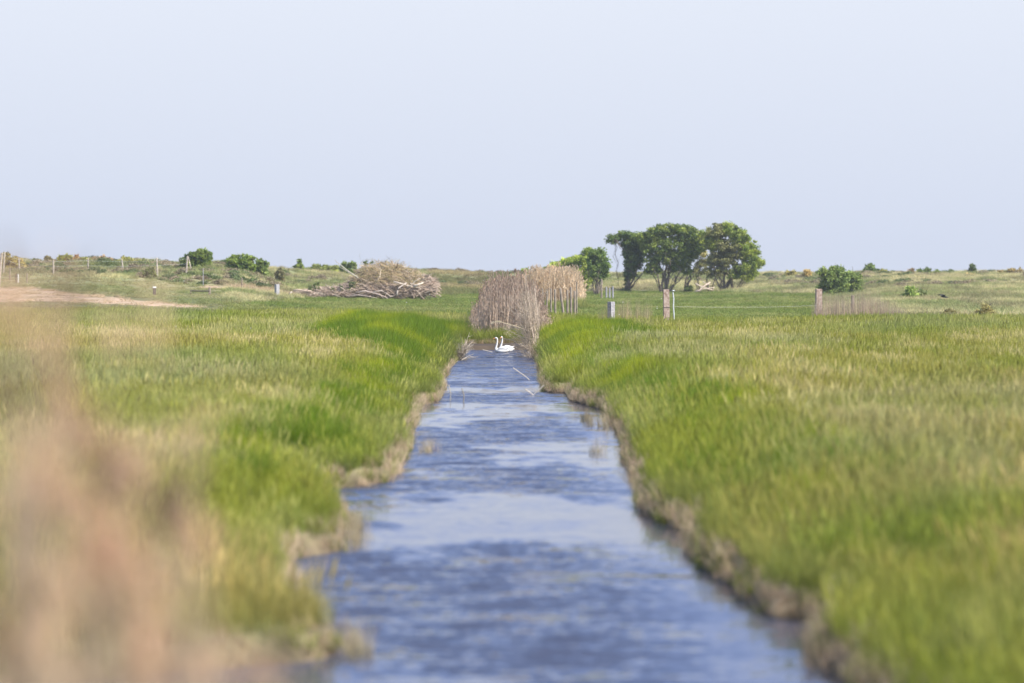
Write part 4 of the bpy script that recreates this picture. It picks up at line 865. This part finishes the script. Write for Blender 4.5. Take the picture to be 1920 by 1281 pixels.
# ------------------------------------------------------------ leaning reeds on the ditch edges
def stalks(name, label, items, D, col, wid=.012, leafy=2, seed=0, kind='stuff'):
    B = MB(); r = random.Random(seed)
    for (x0, y0, x1, y1) in items:
        p0 = px2w(x0, y0, D+r.uniform(-1, 1)); p1 = px2w(x1, y1, D+r.uniform(-2, 2)); mid_ = p0.lerp(p1, .55)+Vector((0, 0, .06*(p1-p0).length)); k = r.uniform(.75, 1.2)
        B.tube([p0, mid_, p1], [wid, wid*.9, wid*.5], 4, tuple(c*k for c in col), cap=False)
        for q in range(leafy):
            t = r.uniform(.3, .95); s = p0.lerp(p1, t); e = s+Vector((r.uniform(-.3, .3), r.uniform(-.2, .2), r.uniform(-.12, .18))); B.add([s, s+Vector((0, 0, wid*1.4)), e], [(0, 1, 2)], tuple(c*k*1.1 for c in col))
    o = B.build(name, M_dry); tag(o, label, kind=kind); return o
r = random.Random(91); it = []
for i in range(230):
    x0 = r.gauss(1004, 8); y0 = r.uniform(650, 735) if r.random() < .6 else r.uniform(610, 660)
    a = r.gauss(-.9, .55); L_ = r.uniform(20, 85); it.append((x0+(y0-700)*.12, y0, x0+(y0-700)*.12+math.sin(a)*L_*.75, y0-abs(math.cos(a))*L_))
for i in range(120):
    x0 = r.uniform(985, 1012); y0 = r.uniform(600, 650); it.append((x0, y0, x0+r.gauss(-8, 10), y0-r.uniform(30, 95)))
stalks('leaning_reeds', 'grey tan dead reeds leaning over the right bank by the swans', it, 150, (.56, .46, .35), .010, seed=3)
it = []
for i in range(170):
    x0 = r.uniform(852, 874); y0 = 655+(874-x0)*1.6+r.uniform(-6, 8); a = r.gauss(.2, .6); L_ = r.uniform(12, 40); it.append((x0, y0, x0+math.sin(a)*L_, y0-abs(math.cos(a))*L_*.8))
stalks('bleached_reeds', 'bleached broken reeds on the left bank by the swans', it, 146, (.50, .43, .34), .010, seed=4)
# one big bent reed with a pale plume, reaching left over the swans
root = empty('bent_reed', gpt(1004, 164)); tag(root, 'single pale reed bowed left above the swans with a drooping plume', 'reed')
B = MB(); B.tube([px2w(1012, 634, 163), px2w(990, 620, 163), px2w(965, 611, 163), px2w(943, 605, 163), px2w(930, 602, 163)], [.03, .028, .024, .022, .02], 5, (.60, .50, .30)); B.build('stem', M_dry, root)
B = MB(); rr_ = random.Random(2)
for i in range(90):
    t = rr_.random(); c = px2w(940-18*t, 603-1.5*math.sin(t*2)+5*t*t, 163)+Vector((0, rr_.gauss(0, .03), rr_.gauss(0, .03))); d_ = Vector((rr_.gauss(-.06, .03), rr_.gauss(0, .03), rr_.gauss(-.03, .03))); B.add([c, c+d_+Vector((0, 0, .02)), c+d_*1.4], [(0, 1, 2)], (.62, .54, .38))
B.build('plume', M_dry, root)
# broken stems lying in and over the water
FG = 'broken reed stems lying on the water'
def stem(pts, D, rad, label, col=(.62, .55, .46), name='broken_stem'):
    B = MB(); P_ = [px2w(a, b, D) for a, b in pts]; B.tube(P_, rad, 5, col); tag(B.build(name, M_dry, None, origin=P_[0]), label, 'reed stem', FG)
stem([(905, 656), (918, 659), (927, 661.5)], 161.3, .018, 'long pale stem pointing at the front swan')
stem([(870, 659), (880, 656.5), (889, 654.5)], 163.8, .018, 'short pale stem at the left bank near the swans')
stem([(962, 690), (985, 706), (1003, 722)], 118, .018, 'long stem sloping down into the water beside the right bank')
stem([(985, 730), (1000, 741), (1010, 732), (1020, 722)], 103, .022, 'kinked stem forming a V at the right bank')
stem([(866, 728), (870, 742), (869, 755)], 97, .016, 'upright thin stem poking out of the water by the left bank', (.35, .30, .20))
stem([(841, 722), (845, 738), (844, 752)], 98, .014, 'paler upright stem nearer the left bank', (.50, .45, .35))
# tufts of dead reed standing in the shallows
def wpoints(pxs, n_, sp):
    P_ = []
    for (px, py) in pxs:
        x_, y_ = wpt(px, py)
        for q in range(n_): P_.append((x_+rng.normal(0, sp), y_+rng.normal(0, sp*2.5), -.04))
    return np.array(P_)
P_ = wpoints([(808, 846), (800, 850), (1120, 800), (1145, 812), (1100, 790), (1128, 850), (668, 1008), (640, 1030), (655, 990), (1540, 1230), (1560, 1255), (590, 1130), (600, 1080), (1305, 1050), (660, 1225), (620, 1215), (1025, 735), (1018, 715)], 5, .12)
tn = np.array([.46, .38, .25])*jit(len(P_), .2); scatter('shallow_reeds', P_, tn, np.column_stack([np.full(len(P_), .5), np.full(len(P_), .5), rng.uniform(.35, .8, len(P_))]), STALK+REED[:1], 'thin dead reed tufts standing in the shallows', tilt=.12)

# white flowers dotted in the grass
B = MB(); rr_ = random.Random(8)
for (px, py, D) in [(1168, 566.5, 178), (1161, 590, 172), (762, 567, 190), (806, 552, 250), (345, 527, 290), (186, 526, 285), (74, 529, 270), (1232, 575, 180), (1232, 578, 180), (470, 615, 130), (330, 612, 130), (1660, 606, 170), (1240, 560, 200)]:
    c = px2w(px, py, D); k = D/180*.035
    for q in range(5):
        a = q*1.257; B.add([c, c+Vector((math.cos(a)*k, -.02, math.sin(a)*k)), c+Vector((math.cos(a+.9)*k, -.01, math.sin(a+.9)*k))], [(0, 1, 2)], (.85, .82, .74))
    gz = float(zt([c.x], [c.y])[0]); B.tube([Vector((c.x, c.y, gz)), c], .006, 4, (.15, .22, .05), cap=False)
tag(B.build('wild_flowers', M_dry), 'scattered white flower heads above the grass', kind='stuff')

# ------------------------------------------------------------ dead weeds on the dyke just before the lens
B = MB(); r = random.Random(77)
def fluff(c, rx, rz, n_, col, size=.008):
    for i in range(n_):
        p_ = c+Vector((r.gauss(0, rx*.5), r.gauss(0, rx*.5), r.gauss(0, rz*.5))); a = Vector((r.gauss(0, 1), r.gauss(0, 1), r.gauss(0, 1))).normalized()*size*r.uniform(.6, 1.6); b = Vector((r.gauss(0, 1), r.gauss(0, 1), r.gauss(0, 1))).normalized()*size*r.uniform(.3, .9)
        k = r.uniform(.75, 1.25); B.add([p_-a, p_+b, p_+a, p_-b], [(0, 1, 2, 3)], tuple(q*k for q in col))
PINK, TAN, DARK = (.68, .44, .30), (.76, .55, .37), (.24, .145, .115)
W = [(112, 590, 3.9, 26, 80, 230, DARK), (108, 680, 3.9, 24, 90, 200, DARK), (230, 890, 3.9, 40, 55, 520, DARK), (105, 810, 3.9, 34, 60, 330, DARK), (290, 930, 3.9, 40, 50, 300, TAN), (380, 1000, 3.9, 50, 40, 200, PINK), (190, 1080, 3.9, 60, 70, 420, PINK), (95, 700, 3.7, 40, 90, 240, PINK), (105, 800, 3.8, 45, 60, 300, PINK), (60, 830, 3.6, 40, 50, 180, DARK), (215, 870, 3.9, 44, 55, 520, DARK), (140, 850, 3.8, 50, 50, 420, PINK),
     (250, 850, 3.7, 40, 50, 300, TAN), (110, 930, 3.8, 90, 70, 600, PINK), (190, 1000, 3.8, 55, 55, 480, PINK), (340, 950, 4.2, 55, 45, 170, DARK), (60, 1060, 3.7, 50, 45, 420, DARK), (150, 1100, 3.8, 110, 70, 620, PINK),
     (80, 1200, 3.6, 110, 70, 800, TAN), (230, 1230, 3.8, 130, 60, 700, PINK), (370, 1260, 4.0, 110, 50, 420, TAN), (500, 1275, 4.1, 90, 30, 200, PINK), (30, 760, 3.6, 40, 90, 240, PINK), (20, 620, 3.8, 45, 60, 200, PINK),
     (20, 540, 3.9, 50, 50, 120, PINK), (60, 480, 3.9, 60, 50, 50, PINK), (310, 575, 4.2, 60, 26, 70, DARK), (280, 1120, 4.0, 80, 60, 260, TAN), (20, 960, 3.7, 60, 80, 420, TAN), (200, 620, 4.0, 70, 40, 90, PINK), (400, 820, 4.3, 60, 40, 70, PINK),
     (30, 1150, 3.7, 60, 60, 300, PINK), (330, 860, 4.1, 30, 40, 100, TAN)]
for (px, py, D, rx, ry, n_, col) in W:
    D *= 1.85; s = F/D; kk = max(1, int(round(rx*ry/1500.))); nn = n_*.62/kk
    for q in range(kk):          # each plume leans its own way and has its own colour
        cx, cy = px+r.gauss(0, rx*.50), py+r.gauss(0, ry*.45); c = px2w(cx, cy, D+r.gauss(0, .25)); c2 = col if r.random() < .5 else r.choice((PINK, TAN, TAN, DARK)); lean = r.gauss(0, .35)
        w_, h_ = r.uniform(14, 24)/s, r.uniform(38, 70)/s
        for i in range(int(nn*r.uniform(.6, 1.4))):
            t = r.gauss(0, .5); p_ = c+Vector((t*h_*lean+r.gauss(0, w_*.5), r.gauss(0, w_*.5), t*h_)); a = Vector((r.gauss(0, 1), r.gauss(0, 1), r.gauss(0, 1.6))).normalized()*.013*r.uniform(.6, 1.6); b = Vector((r.gauss(0, 1), r.gauss(0, 1), r.gauss(0, .6))).normalized()*.013*r.uniform(.3, .9)
            k = r.uniform(.75, 1.25); B.add([p_-a, p_+b, p_+a, p_-b], [(0, 1, 2, 3)], tuple(v*k for v in c2))
        if q < 4:
            p0 = Vector((c.x+r.gauss(0, .10)-lean*.5, c.y, 2.45)); B.tube([p0, p0.lerp(c, .5)+Vector((r.gauss(0, .02), 0, 0)), c+Vector((lean*h_*.5, 0, h_*.5))], [.008, .007, .003], 4, (.50, .38, .27), cap=False)
tag(B.build('dead_weeds', M_dry), 'out of focus pinkish brown dead weeds close in front at the left', kind='stuff')

# ------------------------------------------------------------ summer haze
B = MB(); B.box((0, 240, -1.8), (900, 900, 17.5), 0)
m, n, o = newmat('haze_air'); v = n.nodes.new('ShaderNodeVolumePrincipled'); v.inputs['Color'].default_value = (.90, .93, 1.0, 1); v.inputs['Density'].default_value = .0002; v.inputs['Anisotropy'].default_value = .3
n.links.new(v.outputs[0], o.inputs['Volume'])
hz_o = B.build('haze', m); tag(hz_o, 'thin summer haze over the marsh', kind='stuff')
